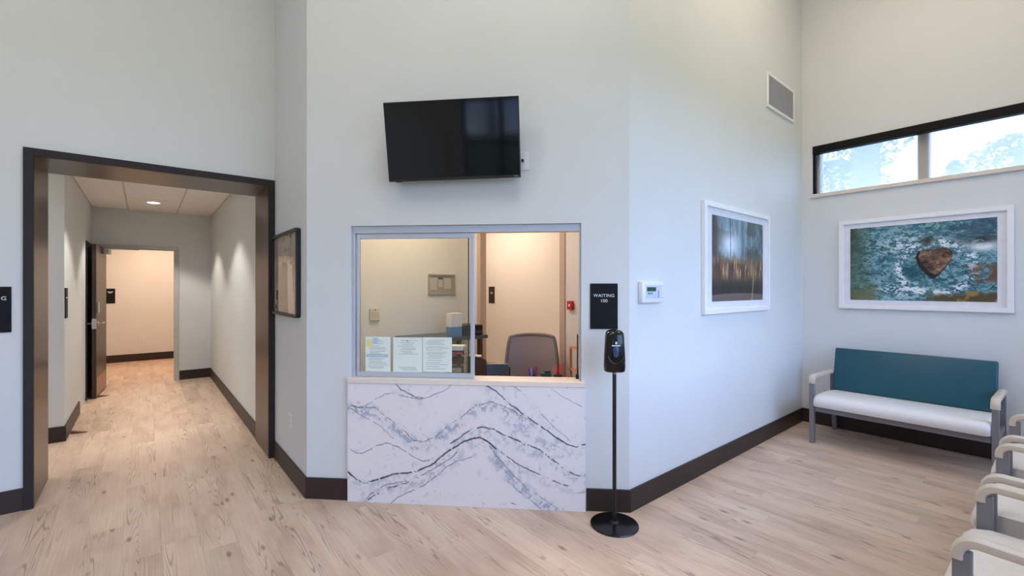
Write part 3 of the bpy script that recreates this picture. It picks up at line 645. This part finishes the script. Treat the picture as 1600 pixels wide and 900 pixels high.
# papers taped inside the pane
def sheet(nx, ny, seed, mode):
    col = np.zeros((ny, nx, 3))+np.array([.90, .94, .90]); r = np.random.default_rng(seed)
    y = int(ny*.1)
    while y < ny*.93:
        a = .1+r.random()*.12; e = .55+r.random()*.35
        if mode == 'c': a, e = .5-.1-r.random()*.25, .5+.1+r.random()*.25
        if mode == 'c' and .48 < y/ny < .82 and r.random() < .75: y += 4; continue
        col[y:y+1, int(a*nx):int(e*nx)] = (.62, .66, .64); y += int(r.integers(3, 6))
    if mode == 'c': col[int(ny*.09):int(ny*.13), int(.47*nx):int(.53*nx)] = (.45, .5, .5)
    if mode == 'y':
        col[int(ny*.08):int(ny*.3), int(.05*nx):int(.3*nx)] = (.90, .88, .62); col[int(ny*.05):int(ny*.2), int(.3*nx):int(.5*nx)] = (.72, .80, .90); col[int(ny*.5):int(ny*.6), int(.03*nx):int(.9*nx)] = (.72, .80, .84)
    return col
pap = mat('paper', (232, 238, 232), .8)
for (xa, xb, ya, yb), mode, lb in [((571, 610, 526, 581), 'y', 'printed paper with yellow and blue boxes in the left corner of the sliding window'), ((614, 660, 527, 582), 'c', 'printed paper with centred text, middle of three on the sliding window'), ((660.5, 706, 527, 582), 'l', 'printed paper with full lines of text, right of three on the sliding window')]:
    (ua, za), (ub, zb) = WB.hit(xa, ya, -.036), WB.hit(xb, yb, -.036); wd, hh = ub-ua, za-zb
    t = empty('notice_sheet', WB.P((ua+ub)/2, (za+zb)/2, -.0385), WB.rz, lb, 'paper', 'papers taped to the window')
    MB().box(-wd/2, wd/2, 0, .0006, -hh/2, hh/2).build('sheet', pap, t)
    print_grid('print', wd, hh, sheet(60, 78, hash(mode) % 7+3 if False else ord(mode), mode), attr_mat('printed_paper', .8), t, (0, -.0004, 0), 60, 78)

# ------------------------------------------------------------------ reception office contents
peach = mat('tan_casing', (186, 172, 156), .5)
tr2 = struct(bpy.data.objects.new('trim_2', None)); COL.objects.link(tr2); tr2.location = (RX, 0, 0)
for y0, y1 in ((ry0-.06, ry0), (ry1, ry1+.06)): MB().box(-.01, .075, y0+(-.0 if y0 < ry0 else -.008), y1+(.008 if y0 < ry0 else 0), 0, 2.392, .002, 1).build('casing', peach, tr2)
MB().box(-.01, .075, ry0-.06, ry1+.06, 2.392, 2.46).build('casing', peach, tr2)
WP = Wall((4.6, 8.2), (4.6, 2.1)); WOB = Wall((1.03, RY), (3.0, RY)); WOR = Wall((RX, RY), (RX, 2.03))
ua, za = WP.hit(764, 448); ub, zb = WP.hit(773, 474)
t = sign(WP, ua, ub, zb, za, None, 'small dark sign on the peach passage wall behind the office', .03); t.children[0].data.materials[0] = mat('dark_brown_sign', (44, 26, 20), .4)
for dz in (.045, .025): MB().box(-.03, .03, -.0078, -.007, dz-.005, dz+.005).build('lettering_line', mat('sign_letters', (235, 238, 240), .5), t)
ua, za = WOB.hit(577, 482); ub, zb = WOB.hit(592.5, 500)
t = empty('office_thermostat', WOB.P((ua+ub)/2, (za+zb)/2), WOB.rz, 'square pale thermostat on the office wall behind the window glass', 'thermostat'); wd, hh = ub-ua, za-zb
MB().box(-wd/2, wd/2, -.025, 0, -hh/2, hh/2, .004).build('housing', mat('pale_plastic', (214, 206, 196), .5), t)
MB().box(-wd/2+.015, wd/2-.015, -.027, -.024, -hh/2+.02, hh/2-.035, .001, 1).build('cover_door', mat('pale_plastic_b', (196, 188, 178), .5), t)
MB().box(-.008, .008, -.027, -.024, hh/2-.022, hh/2-.014).build('indicator', black_m, t)
ua, za = WOB.hit(668.5, 428); ub, zb = WOB.hit(710, 460)
t = empty('document_holder', WOB.P((ua+ub)/2, (za+zb)/2), WOB.rz, 'framed notice board with papers on the office wall behind the window glass', 'notice board'); wd, hh = ub-ua, za-zb
for a, b_, c, d in ((-wd/2, wd/2, hh/2-.016, hh/2), (-wd/2, wd/2, -hh/2, -hh/2+.03), (-wd/2, -wd/2+.014, -hh/2+.03, hh/2-.016), (wd/2-.014, wd/2, -hh/2+.03, hh/2-.016)):
    MB().box(a, b_, -.02, 0, c, d).build('frame_rail', mat('taupe_frame', (170, 154, 138), .5), t)
MB().box(-wd/2+.014, wd/2-.014, -.008, -.001, -hh/2+.03, hh/2-.016).build('board', mat('grey_green_board', (150, 150, 132), .6), t)
for a, b_, c, d in ((-.15, -.06, -.06, .07), (-.045, .01, -.03, .07), (.03, .12, -.05, .07)): MB().box(a, b_, -.0095, -.008, c, d).build('pinned_paper', mat('grey_paper', (186, 182, 168), .8), t)
MB().box(-.045, .01, -.011, -.0095, .055, .075).build('clip', black_m, t)
ua, za = WOR.hit(889, 470); ub, zb = WOR.hit(897, 484)
t = empty('fire_alarm_pull', WOR.P((ua+ub)/2, (za+zb)/2), WOR.rz, 'small red fire alarm pull station on the office wall', 'fire alarm'); wd, hh = ub-ua, za-zb
MB().box(-wd/2, wd/2, -.03, 0, -hh/2, hh/2, .004).build('housing', mat('alarm_red', (190, 30, 30), .4), t)
MB().box(-.008, .008, -.033, -.029, -.01, .01).build('pull_mark', plastic_w, t)

# task chair
def loft_panel(wb, wt, h, tk, bow, n=7):
    """upright rounded panel in local xz, slightly wider below, bowed back in y"""
    b = MB(); secs = []
    for k in range(n+1):
        v = k/n; r = .0 if k == 0 else 0; wv = wb+(wt-wb)*v
        e = 1-.10*max(0, (v-.8)/.2)**2-.06*max(0, (.2-v)/.2)**2; wv *= e; z = h*v; ring = []
        m_ = 10
        for i in range(m_+1): s = -1+2*i/m_; ring.append((s*wv/2, -bow*s*s+.04*(v-.5)**2, z-.03*abs(s)**4*(v > .9)))
        for i in range(m_, -1, -1): s = -1+2*i/m_; ring.append((s*wv/2, -bow*s*s+.04*(v-.5)**2+tk, z-.03*abs(s)**4*(v > .9)))
        secs.append(ring)
    return b.sections(secs)
cx, cy = 2.65, 2.99
ch = empty('task_chair', (cx, cy, 0), math.radians(-42), 'grey mesh-back office task chair behind the counter', 'chair')
gm = mat('grey_mesh', (176, 168, 172), .7, var=.05, scale=200, bump=.4, bscale=500); gp = mat('grey_chair_frame', (128, 124, 130), .45)
loft_panel(.47, .42, .46, .018, .05).build('backrest_mesh', gm, ch, (0, .16, .63), smooth=True)
fr_ = MB()
pts = [(-.22, .63), (-.235, .75), (-.225, .92), (-.205, 1.045), (-.17, 1.08), (0, 1.094), (.17, 1.08), (.205, 1.045), (.225, .92), (.235, .75), (.22, .63)]
def catmull(p, n=5):
    q = [p[0]]+list(p)+[p[-1]]; r = []
    for i in range(1, len(q)-2):
        for k in range(n):
            t_ = k/n; r.append(tuple(.5*(2*q[i][a]+(q[i+1][a]-q[i-1][a])*t_+(2*q[i-1][a]-5*q[i][a]+4*q[i+1][a]-q[i+2][a])*t_**2+(3*q[i][a]-q[i-1][a]-3*q[i+1][a]+q[i+2][a])*t_**3) for a in (0, 1)))
    return r+[p[-1]]
pts = catmull(pts)
for (xa, za), (xb, zb) in zip(pts, pts[1:]):
    ya, yb = .158-.05*(xa/.22)**2+.04*((za-.63)/.46-.5)**2, .158-.05*(xb/.22)**2+.04*((zb-.63)/.46-.5)**2
    fr_.cyl((xa, ya+.008, za), (xb, yb+.008, zb), .017, n=10)
fr_.build('backrest_frame', gp, ch, smooth=True)
MB().box(-.24, .24, -.26, .2, .44, .52, .035, 4).build('seat', mat('grey_seat', (84, 84, 90), .8), ch, smooth=True)
MB().box(-.03, .03, .17, .21, .42, .75, .01).build('back_post', gp, ch)
for sx in (-1, 1):
    b = MB().box(sx*.255-.035, sx*.255+.035, -.17, .1, .69, .72, .012, 3); b.box(sx*.255-.015, sx*.255+.015, -.05, .02, .46, .69, .005); b.box(min(sx*.2, sx*.265), max(sx*.2, sx*.265), -.05, .02, .43, .46); b.build('armrest', mat('dark_arm', (58, 56, 60), .5), ch, smooth=True)
MB().cyl((0, 0, .1), (0, 0, .44), .03).build('gas_post', black_m, ch)
for k in range(5):
    a = 2*PI*k/5; MB().cyl((0, 0, .11), (.25*math.cos(a), .25*math.sin(a), .085), .022, .015, 10).build('base_spoke', black_m, ch)
    MB().cyl((.25*math.cos(a)-.02, .25*math.sin(a), .03), (.25*math.cos(a)+.02, .25*math.sin(a), .03), .03, n=14).build('caster', black_m, ch)

def on_desk(px, depth):
    """point on the inner work surface at a distance behind wall B's face"""
    r = ray(px, 450); o = WB.o-WB.n*depth; t_ = (o @ WB.n)/(r @ WB.n); p = r*t_; return (p[0], p[1], .755)
def pen_cup(px, depth, cols, cup, label, h, top):
    t = empty('pen_holder', on_desk(px, depth), WB.rz, label, 'pen holder', 'pen holders on the desk')
    MB().lathe([(.001, 0), (.030, 0), (.034, h), (.030, h), (.027, .006), (.001, .006)], 20).build('cup', cup, t, smooth=True)
    for k, c in enumerate(cols):
        a = 2*PI*k/len(cols)+.4; MB().cyl((.012*math.cos(a), .012*math.sin(a), .008), (.034*math.cos(a), .030*math.sin(a), top-.012*(k % 3)), .005, n=8).build('pen', mat('pen_%d_%d_%d' % c, c, .35), t)
pen_cup(833, .24, [(190, 30, 50), (40, 60, 170), (220, 220, 225), (170, 30, 50), (50, 70, 180), (35, 45, 120), (160, 24, 40)], mat('clear_cup', (120, 70, 110), .3), 'small cup of red and blue pens in front of the task chair', .11, .185)
pen_cup(872, .24, [(225, 70, 50), (230, 90, 70), (230, 110, 90), (220, 60, 50)], mat('dark_green_cup', (30, 58, 56), .4), 'dark cup holding orange-red pens near the right end of the counter', .125, .205)
t = empty('desk_organizer', on_desk(853, .24), WB.rz+.1, 'low dark green and black desk tray between the two pen holders', 'desk organizer')
MB().box(-.04, .04, -.03, .03, 0, .135, .003).build('tray', mat('dark_green', (24, 58, 54), .35), t); MB().box(-.01, .035, -.025, .025, .135, .152, .004).build('insert', black_m, t)
x, y, z = WB.P(WB.hit(902.5, 560, -.1)[0], .879, -.1); t = empty('upright_card_stand', (x, y, z), WB.rz, 'thin black upright panel with a small clamp at the right end of the counter', 'stand')
MB().box(-.004, .004, -.004, .03, .0, .31).build('panel', black_m, t); MB().box(-.014, .014, -.018, .02, 0, .03, .003).build('clamp', black_m, t)
# shelf tower right of the chair
ow = mat('pinkish_oak', (206, 150, 118), .45, var=.1, scale=8)
t = empty('shelf_tower', (2.88, 2.485, 0), 0, 'pinkish wood open shelf unit in the right corner of the office', 'shelf')
for z in (.2, .45, .83, 1.015): MB().box(-.11, .11, -.17, .17, z, z+.018).build('shelf', ow, t)
MB().box(-.11, .11, -.185, -.17, 0, 1.033).build('side_panel', ow, t); MB().box(-.11, -.09, .155, .17, 0, 1.015).build('corner_post', ow, t)
MB().box(.1, .11, -.17, .17, .0, 1.015).build('back_panel', mat('oak_back', (196, 124, 86), .5), t)
# dark stepped desk hutch and a small tilted screen on the work surface
dk = mat('dark_walnut_desk', (66, 42, 33), .35, var=.15, scale=6)
t = empty('desk_hutch', on_desk(768, .40), WB.rz, 'dark brown stepped desk hutch panel left of the task chair', 'desk hutch')
b = MB(); b.sections([[(-.19, y, 0), (.15, y, 0), (.15, y, .135), (-.035, y, .165), (-.045, y, .2), (-.085, y, .222), (-.19, y, .228)] for y in (-.012, .012)]); b.build('side_panel', dk, t)
b = MB(); b.sections([[(-.19, y, .2285), (-.085, y, .2225), (-.085, y, .2305), (-.19, y, .2365)] for y in (-.02, .05)]); b.build('ledge', mat('cream_laminate', (215, 202, 190), .5), t)
b = MB(); b.sections([[(-.034, y, .1655), (.15, y, .1355), (.15, y, .147), (-.034, y, .177)] for y in (-.014, .05)]); b.build('lower_ledge', dk, t)
t = empty('desk_screen', on_desk(777, .27), WB.rz+.1, 'small black tilted screen on the desk beside the window sash', 'screen')
MB().box(-.06, .06, -.05, .05, 0, .012, .003).build('foot', black_m, t); MB().box(-.012, .012, .0, .02, .01, .1).build('stem', black_m, t)
sc_ = MB().box(-.085, .085, -.012, .0, .04, .19, .004).build('display', mat('phone_screen', (44, 42, 42), .15), t); sc_.rotation_euler.x = math.radians(-14)
tb = empty('office_back_table', (2.35, 4.14, 0), 0, 'grey topped table against the office back wall behind the window glass', 'table')
MB().box(-.32, .5, -.22, .3, .985, 1.02, .003, 1).build('table_top', mat('slate_top', (74, 84, 88), .4), tb)
for x_ in (-.25, .43):
    for y_ in (-.17, .25): MB().box(x_-.02, x_+.02, y_-.02, y_+.02, 0, .985).build('leg', mat('brown_leg', (80, 58, 46), .5), tb)
t = empty('office_printer', (2.68, 4.08, 1.02), 0, 'black printer on the table behind the window glass', 'printer')
MB().box(-.12, .12, -.14, .14, 0, .11, .012, 3).build('body', black_m, t); MB().box(-.1, .1, -.15, -.13, .03, .05).build('paper_slot', mat('slot_grey', (70, 70, 72), .5), t)
t = empty('reflection_box', (2.49, 4.02, 1.02), 0, 'tall white and blue box standing in for a window glass reflection beside the printer', 'box')  # blue and white reflection in the glass, built as a solid coloured box
MB().box(-.065, .065, -.05, .05, 0, .10, .002).build('lower_band', mat('reflection_blue', (96, 146, 196), .5), t); MB().box(-.065, .065, -.05, .05, .10, .24, .002).build('upper_band', mat('reflection_white', (228, 232, 236), .5), t)
x, y, z = on_desk(713, .40); t = empty('letter_tray', (x, y, .755), WB.rz, 'stacked letter tray with papers and a red folder behind the sash edge', 'letter tray')
for k in range(4): MB().box(-.08, .08, -.05, .07, .02+k*.075, .028+k*.075).build('tray', mat('tray_brown', (96, 82, 70), .5), t)
for sx in (-.08, .072): MB().box(sx, sx+.008, -.05, .07, 0, .3).build('side', mat('tray_tan', (196, 172, 150), .5), t)
MB().box(-.065, .065, -.045, .065, .275, .31, .002).build('papers', pap, t); MB().box(-.05, .06, -.052, .06, .25, .266).build('red_folder', mat('folder_red', (176, 84, 88), .5), t)
MB().box(-.06, .05, -.05, .06, .105, .14).build('papers', mat('grey_papers', (172, 160, 146), .8), t); MB().box(-.065, .06, -.05, .06, .18, .215, .004).build('dark_pouch', mat('olive_pouch', (84, 76, 58), .6), t)

# ------------------------------------------------------------------ hand sanitiser stand
gx_, gy_, _ = ground(960, 820)
st = empty('sanitizer_stand', (gx_-.0, gy_-.0, 0), WB.rz, 'black hand sanitizer dispenser on a thin pole with a round floor base', 'sanitizer stand')
MB().lathe([(.001, 0), (.150, 0), (.153, .004), (.150, .009), (.12, .014), (.02, .020), (.001, .020)], 56).build('base', mat('base_black', (14, 14, 15), .22), st, smooth=True)
MB().cyl((0, 0, .018), (0, 0, .03), .03, .02, 24).build('collar', black_m, st)
MB().cyl((0, 0, .02), (0, 0, 1.02), .0125, n=20).build('pole', black_m, st)
def disp_ring(z, w, d0, d1, n=28, pw=2.6):
    r = []
    for k in range(n):
        a = 2*PI*k/n; c, s = math.cos(a), math.sin(a); x = math.copysign(abs(c)**(2/pw), c)*w/2; y = math.copysign(abs(s)**(2/pw), s)
        r.append((x, y*(d1 if y > 0 else d0), z))
    return r
prof = [(.985, .118, .05, .03), (.990, .132, .058, .035), (1.02, .137, .066, .038), (1.07, .135, .07, .038), (1.12, .130, .07, .038), (1.17, .124, .068, .038), (1.215, .120, .064, .038), (1.235, .112, .056, .036), (1.248, .085, .040, .03), (1.254, .04, .02, .02)]
MB().sections([disp_ring(*p) for p in prof]).build('dispenser_body', black_g, st, smooth=True); db_ = st.children[-1]
MB().sections([[(x*.26, y-.066, z) for x, y, z in disp_ring(zz, w_, .008, .008, 20, 2)] for zz, w_ in ((1.085, .06), (1.095, .13), (1.12, .155), (1.145, .13), (1.152, .06))]).build('sight_window', mat('blue_grey_window', (58, 70, 108), .15), db_, smooth=True)
MB().box(-.004, .008, -.0725, -.068, 1.168, 1.182).build('logo_mark', plastic_w, db_)
MB().box(-.024, .026, -.0725, -.067, 1.155, 1.161).build('logo_bar', plastic_w, db_)
MB().cyl((0, -.02, .972), (0, -.02, .99), .008, .012, 14).build('nozzle', mat('nozzle_clear', (200, 190, 180), .3), db_)
arc = MB()
for k in range(10):
    a0, a1 = PI*(1.12+.76*k/10), PI*(1.12+.76*(k+1)/10); arc.cyl((.05*math.cos(a0), -.066, 1.115+.07*math.sin(a0)), (.05*math.cos(a1), -.066, 1.115+.07*math.sin(a1)), .004, n=8)
arc.build('push_bar_line', mat('soft_black', (44, 44, 46), .3), db_)

# ------------------------------------------------------------------ seating
def arm_cap(x, y_f, y_b, z_f, z_b, w=.056):
    """cream arm with a bull nose that turns down at the front; sweep of a rounded section along the arm"""
    path = [(y_f+.012+.0*k, z_f-.085+.012*k) for k in range(2)]
    path += [(y_f-.04+.052*math.cos(math.radians(a)), z_f-.070+.052*math.sin(math.radians(a))) for a in range(0, 91, 15)]
    path += [(y_f+(y_b-y_f)*v, z_f-.018+(z_b-z_f)*v) for v in (.25, .5, .75, 1)]
    secs = []
    for i, (y, z) in enumerate(path):
        a, c = path[max(0, i-1)], path[min(len(path)-1, i+1)]; d = Vector((c[0]-a[0], c[1]-a[1])).normalized(); nn = Vector((-d.y, d.x))
        th_ = .036; ring = []
        for k in range(12):
            t_ = 2*PI*k/12; cx_ = math.copysign(abs(math.cos(t_))**.6, math.cos(t_))*w/2; s_ = math.copysign(abs(math.sin(t_))**.6, math.sin(t_))*th_/2
            ring.append((x+cx_, y+nn.x*s_, z+nn.y*s_))
        secs.append(ring)
    return MB().sections(secs)
def seat_unit(name, loc, rz, W_, back_m, seat_m, label, cat, group=None, depth=.66):
    """faces local +y; front posts at y=0, arm centres at x = +-W/2"""
    t = empty(name, loc, rz, label, cat, group); hw = W_/2
    for sx in (-1, 1):
        MB().box(sx*hw-.02, sx*hw+.02, -.025, .025, 0, .612, .003, 1).build('leg', grey_leg, t)
        b = MB(); b.sections([[(sx*hw-.018, y0-.022, z), (sx*hw+.018, y0-.022, z), (sx*hw+.018, y0+.022, z), (sx*hw-.018, y0+.022, z)] for y0, z in ((-depth+.02, 0), (-depth+.09, .40), (-depth+.09, .63))]); b.build('leg', grey_leg, t)
        arm_cap(sx*hw, 0, -depth+.10, .67, .655).build('armrest', cream, t, smooth=True)
        MB().box(sx*hw-.012, sx*hw+.012, -depth+.1, -.025, .30, .345, .002, 1).build('side_rail', grey_leg, t)
    iw = hw-.022
    MB().box(-iw, iw, -.02, .012, .315, .365, .003, 1).build('front_rail', grey_leg, t)
    MB().box(-iw, iw, -depth+.09, -depth+.12, .315, .365, .003, 1).build('rear_rail', grey_leg, t)
    # cushion with a waterfall front
    pr = [(.055, .372), (.068, .40), (.062, .44), (.035, .468), (-.02, .482), (-.2, .480), (-.40, .468), (-.52, .455), (-.535, .43), (-.53, .372)]
    n = 8; secs = []
    for k in range(n+1):
        s = -1+2*k/n; e = 1 if 0 < k < n else .0; x = s*(iw-.003) ; sh = 0 if 0 < k < n else .014
        secs.append([(x, y-(sh if y > 0 else -sh*.6), z-(sh*.7 if z > .42 else -sh*.2)) for y, z in pr])
        if k in (0, n-1):
            pass
    xs_ = [-(iw-.003), -(iw-.018)]+[(-1+2*k/6)*(iw-.03) for k in range(7)]+[iw-.018, iw-.003]
    secs = []
    for i, x in enumerate(xs_):
        sh = .014 if i in (0, len(xs_)-1) else (.003 if i in (1, len(xs_)-2) else 0)
        secs.append([(x, y-(sh if y > 0 else -sh*.6), z-(sh*.8 if z > .42 else -sh*.2)) for y, z in pr])
    MB().sections(secs).build('seat_cushion', seat_m, t, smooth=True)
    b = MB().box(-iw+.004, iw-.004, -.035, .03, 0, .44, .014, 3); bk = b.build('backrest', back_m, t, (0, -depth+.175, .455), smooth=True); bk.rotation_euler.x = math.radians(13)
    return t
BW = 1.235
seat_unit('bench_seat', (5.098, .98, 0), PI/2, BW, teal, vinyl_w, 'wide bench with teal backrest and white seat below the stream picture', 'bench', depth=.70)
CY = .235
lab = ['cream armchair farthest from the camera in the row, next to the teal bench', 'cream armchair in the middle of the row at the right edge of the photo', 'cream armchair nearest the camera at the lower right corner']
for k, (xa, xb) in enumerate([(3.90, 4.59), (3.03, 3.68), (2.20, 2.86)]):
    seat_unit('waiting_armchair', ((xa+xb)/2, CY, 0), 0, xb-xa, fabric_c, fabric_c, lab[k], 'chair', 'cream armchairs in a row')

# ------------------------------------------------------------------ windows
clear = glass_mat('window_glass', (.93, .96, .97), .8)
W2 = struct(bpy.data.objects.new('window_2', None)); COL.objects.link(W2)
fr_m = mat('pale_window_frame', (196, 192, 184), .45)
MB().box(5.825, 5.99, wy1+.001, wy0+.012, wz0-.028, wz0+.012, .003, 1).build('sill', mat('cream_sill', (226, 214, 200), .4), W2)
ys = [wy0-.002, .91, -.0, wy1+.002]
MB().box(5.97, 6.04, wy0-.05, wy0-.002, wz0+.012, wz1-.002).build('frame_post', fr_m, W2)
for y in (.91, .0): MB().box(5.96, 6.04, y-.045, y+.045, wz0+.012, wz1-.002).build('mullion', fr_m, W2)
MB().box(5.97, 6.04, wy1+.002, wy1+.05, wz0+.012, wz1-.002).build('frame_post', fr_m, W2)
for a, b_ in ((wy0-.05, .955), (.865, .045), (-.045, wy1+.05)): MB().box(6.0, 6.008, b_, a, wz0+.012, wz1-.002).build('pane', clear, W2)
rs = empty('roller_shade', (5.87, .69, wz1), 0, 'black roller shade cassette along the top of the high narrow window', 'roller shade')
MB().box(-.035, .05, wy1+.003-.69, wy0+.0-.69-.003, -.085, -.001, .004, 1).build('cassette', mat('shade_black', (12, 13, 15), .6, spec=.2), rs)
MB().box(-.012, .03, wy0-.69-.03, wy0-.69-.003, wz0+.013-wz1, -.085).build('side_channel', mat('shade_black', (12, 13, 15), .6, spec=.2), rs)
for k, (x0, x1, z0, z1) in enumerate(gx):
    Wn = struct(bpy.data.objects.new('window_%d' % (k+3), None)); COL.objects.link(Wn)
    fm = mat('dark_storefront_frame', (46, 44, 44), .4)
    n = 2 if k == 0 else 4
    for i in range(n+1):
        x = x0+(x1-x0)*i/n; MB().box(max(x0, x-.03), min(x1, x+.03), YB-.11, YB-.05, z0, z1).build('frame_post', fm, Wn)
    for z in (z0, 2.2, z1-.05):
        for i in range(n): MB().box(x0+(x1-x0)*i/n+.03, x0+(x1-x0)*(i+1)/n-.03, YB-.11, YB-.05, z, z+.05).build('frame_rail', fm, Wn)
    for i in range(n): MB().box(x0+(x1-x0)*i/n+.03, x0+(x1-x0)*(i+1)/n-.03, YB-.085, YB-.078, z0+.05, z1-.05).build('pane', clear, Wn)
    MB().box(x0, x1, YB-.15, YB, z0-.02, z0).build('sill', fr_m, Wn)

shm = bpy.data.materials.new('sheer_shade_cloth'); shm.use_nodes = True; t_ = shm.node_tree; t_.nodes.clear()
a_ = N(t_, 'ShaderNodeBsdfTransparent'); b_ = N(t_, 'ShaderNodeBsdfTranslucent'); b_.inputs[0].default_value = (.90, .87, .83, 1); c_ = N(t_, 'ShaderNodeMixShader'); d_ = N(t_, 'ShaderNodeOutputMaterial'); wv_ = N(t_, 'ShaderNodeTexNoise'); wv_.inputs['Scale'].default_value = 900
mr_ = N(t_, 'ShaderNodeMapRange'); mr_.inputs['To Min'].default_value = .46; mr_.inputs['To Max'].default_value = .54
t_.links.new(wv_.outputs['Fac'], mr_.inputs['Value']); t_.links.new(mr_.outputs[0], c_.inputs[0]); t_.links.new(a_.outputs[0], c_.inputs[1]); t_.links.new(b_.outputs[0], c_.inputs[2]); t_.links.new(c_.outputs[0], d_.inputs[0])
MB().box(.075, .0758, wy1+.01-.69, wy0-.69-.035, wz0+.02-wz1, -.05).build('shade_cloth', shm, rs)
# ------------------------------------------------------------------ outdoors: lawn and trees
lawn = MB().box(-60, 60, -60, YB-.16, -.14, -.08); lawn.box(6.06, 60, YB-.16, 40, -.14, -.08)
tag(lawn.build('lawn', mat('lawn_grass', (78, 100, 52), .9, var=.25, scale=2, bump=.5, bscale=30)), 'green lawn outside the waiting room windows', 'lawn', kind='structure')
leafm = mat('tree_leaf', (112, 122, 78), .7, var=.3, scale=2); bark = mat('pale_bark', (150, 142, 132), .85, var=.15, bump=.6, bscale=12)
def tree(x, y, h, r, tr, label, n=3500, z0=.45, cone=False, seed=0):
    t = empty('garden_tree', (x, y, -.08), 0, label, 'tree', 'trees outside the windows'); rr = random.Random(seed)
    MB().cyl((0, 0, 0), (0, 0, h*.92), tr, tr*.55, 14).build('trunk', bark, t, smooth=True)
    b = MB()
    for _ in range(n):
        z = h*(z0+(1-z0)*rr.random()); a = rr.random()*2*PI; v = (z/h-z0)/(1-z0)
        rad = r*((1-v)*.95+.05 if cone else math.sqrt(max(.02, 1-(2*v-1)**2)))*math.sqrt(rr.random())
        c = Vector((rad*math.cos(a), rad*math.sin(a), z)); s = .045+.05*rr.random()
        e1 = Vector((rr.gauss(0, 1), rr.gauss(0, 1), rr.gauss(0, .6))).normalized()*s; e2 = Vector((rr.gauss(0, 1), rr.gauss(0, 1), rr.gauss(0, 1))).normalized()*s*.6
        b.bm.faces.new([b.bm.verts.new(p) for p in (c-e1, c+e2, c+e1, c-e2)])
    me = bpy.data.meshes.new('foliage'); b.bm.to_mesh(me); b.bm.free(); link('foliage', me, leafm, t)
def out(px, py, dist): d = ray(px, py); d = d/d[0]; return d[0]*dist, d[1]*dist, CAMH+d[2]*dist
x, y, z = out(1352, 250, 13); tree(x, y, z+5, 1.3, .36, 'tall tree with a thick pale trunk behind the left pane of the high window', 2600, .45, seed=3)
x, y, z = out(1300, 275, 16); tree(x, y, z+.5, 1.7, .12, 'leafy tree left of the thick trunk behind the high window', 4000, .4, seed=4)
x, y, z = out(1492, 247, 20); tree(x, y, z, 2.0, .15, 'small pointed tree low behind the right pane of the high window', 3500, .3, True, 5)
x, y, z = out(1592, 205, 15); tree(x, y, z, 1.3, .15, 'tree at the right edge of the high window', 3000, .4, seed=6)
for k, (x, y) in enumerate([(-9, -14), (-4, -17), (-15, -11), (2, -17), (8, -15)]):
    tree(x, y, 6.5+k % 3, 2.6, .2, 'broad tree on the lawn behind the camera, '+['nearest the glass door', 'second from the glass door', 'far left of the row', 'straight behind the armchairs', 'at the bench end of the row'][k], 2500, .25, seed=20+k)
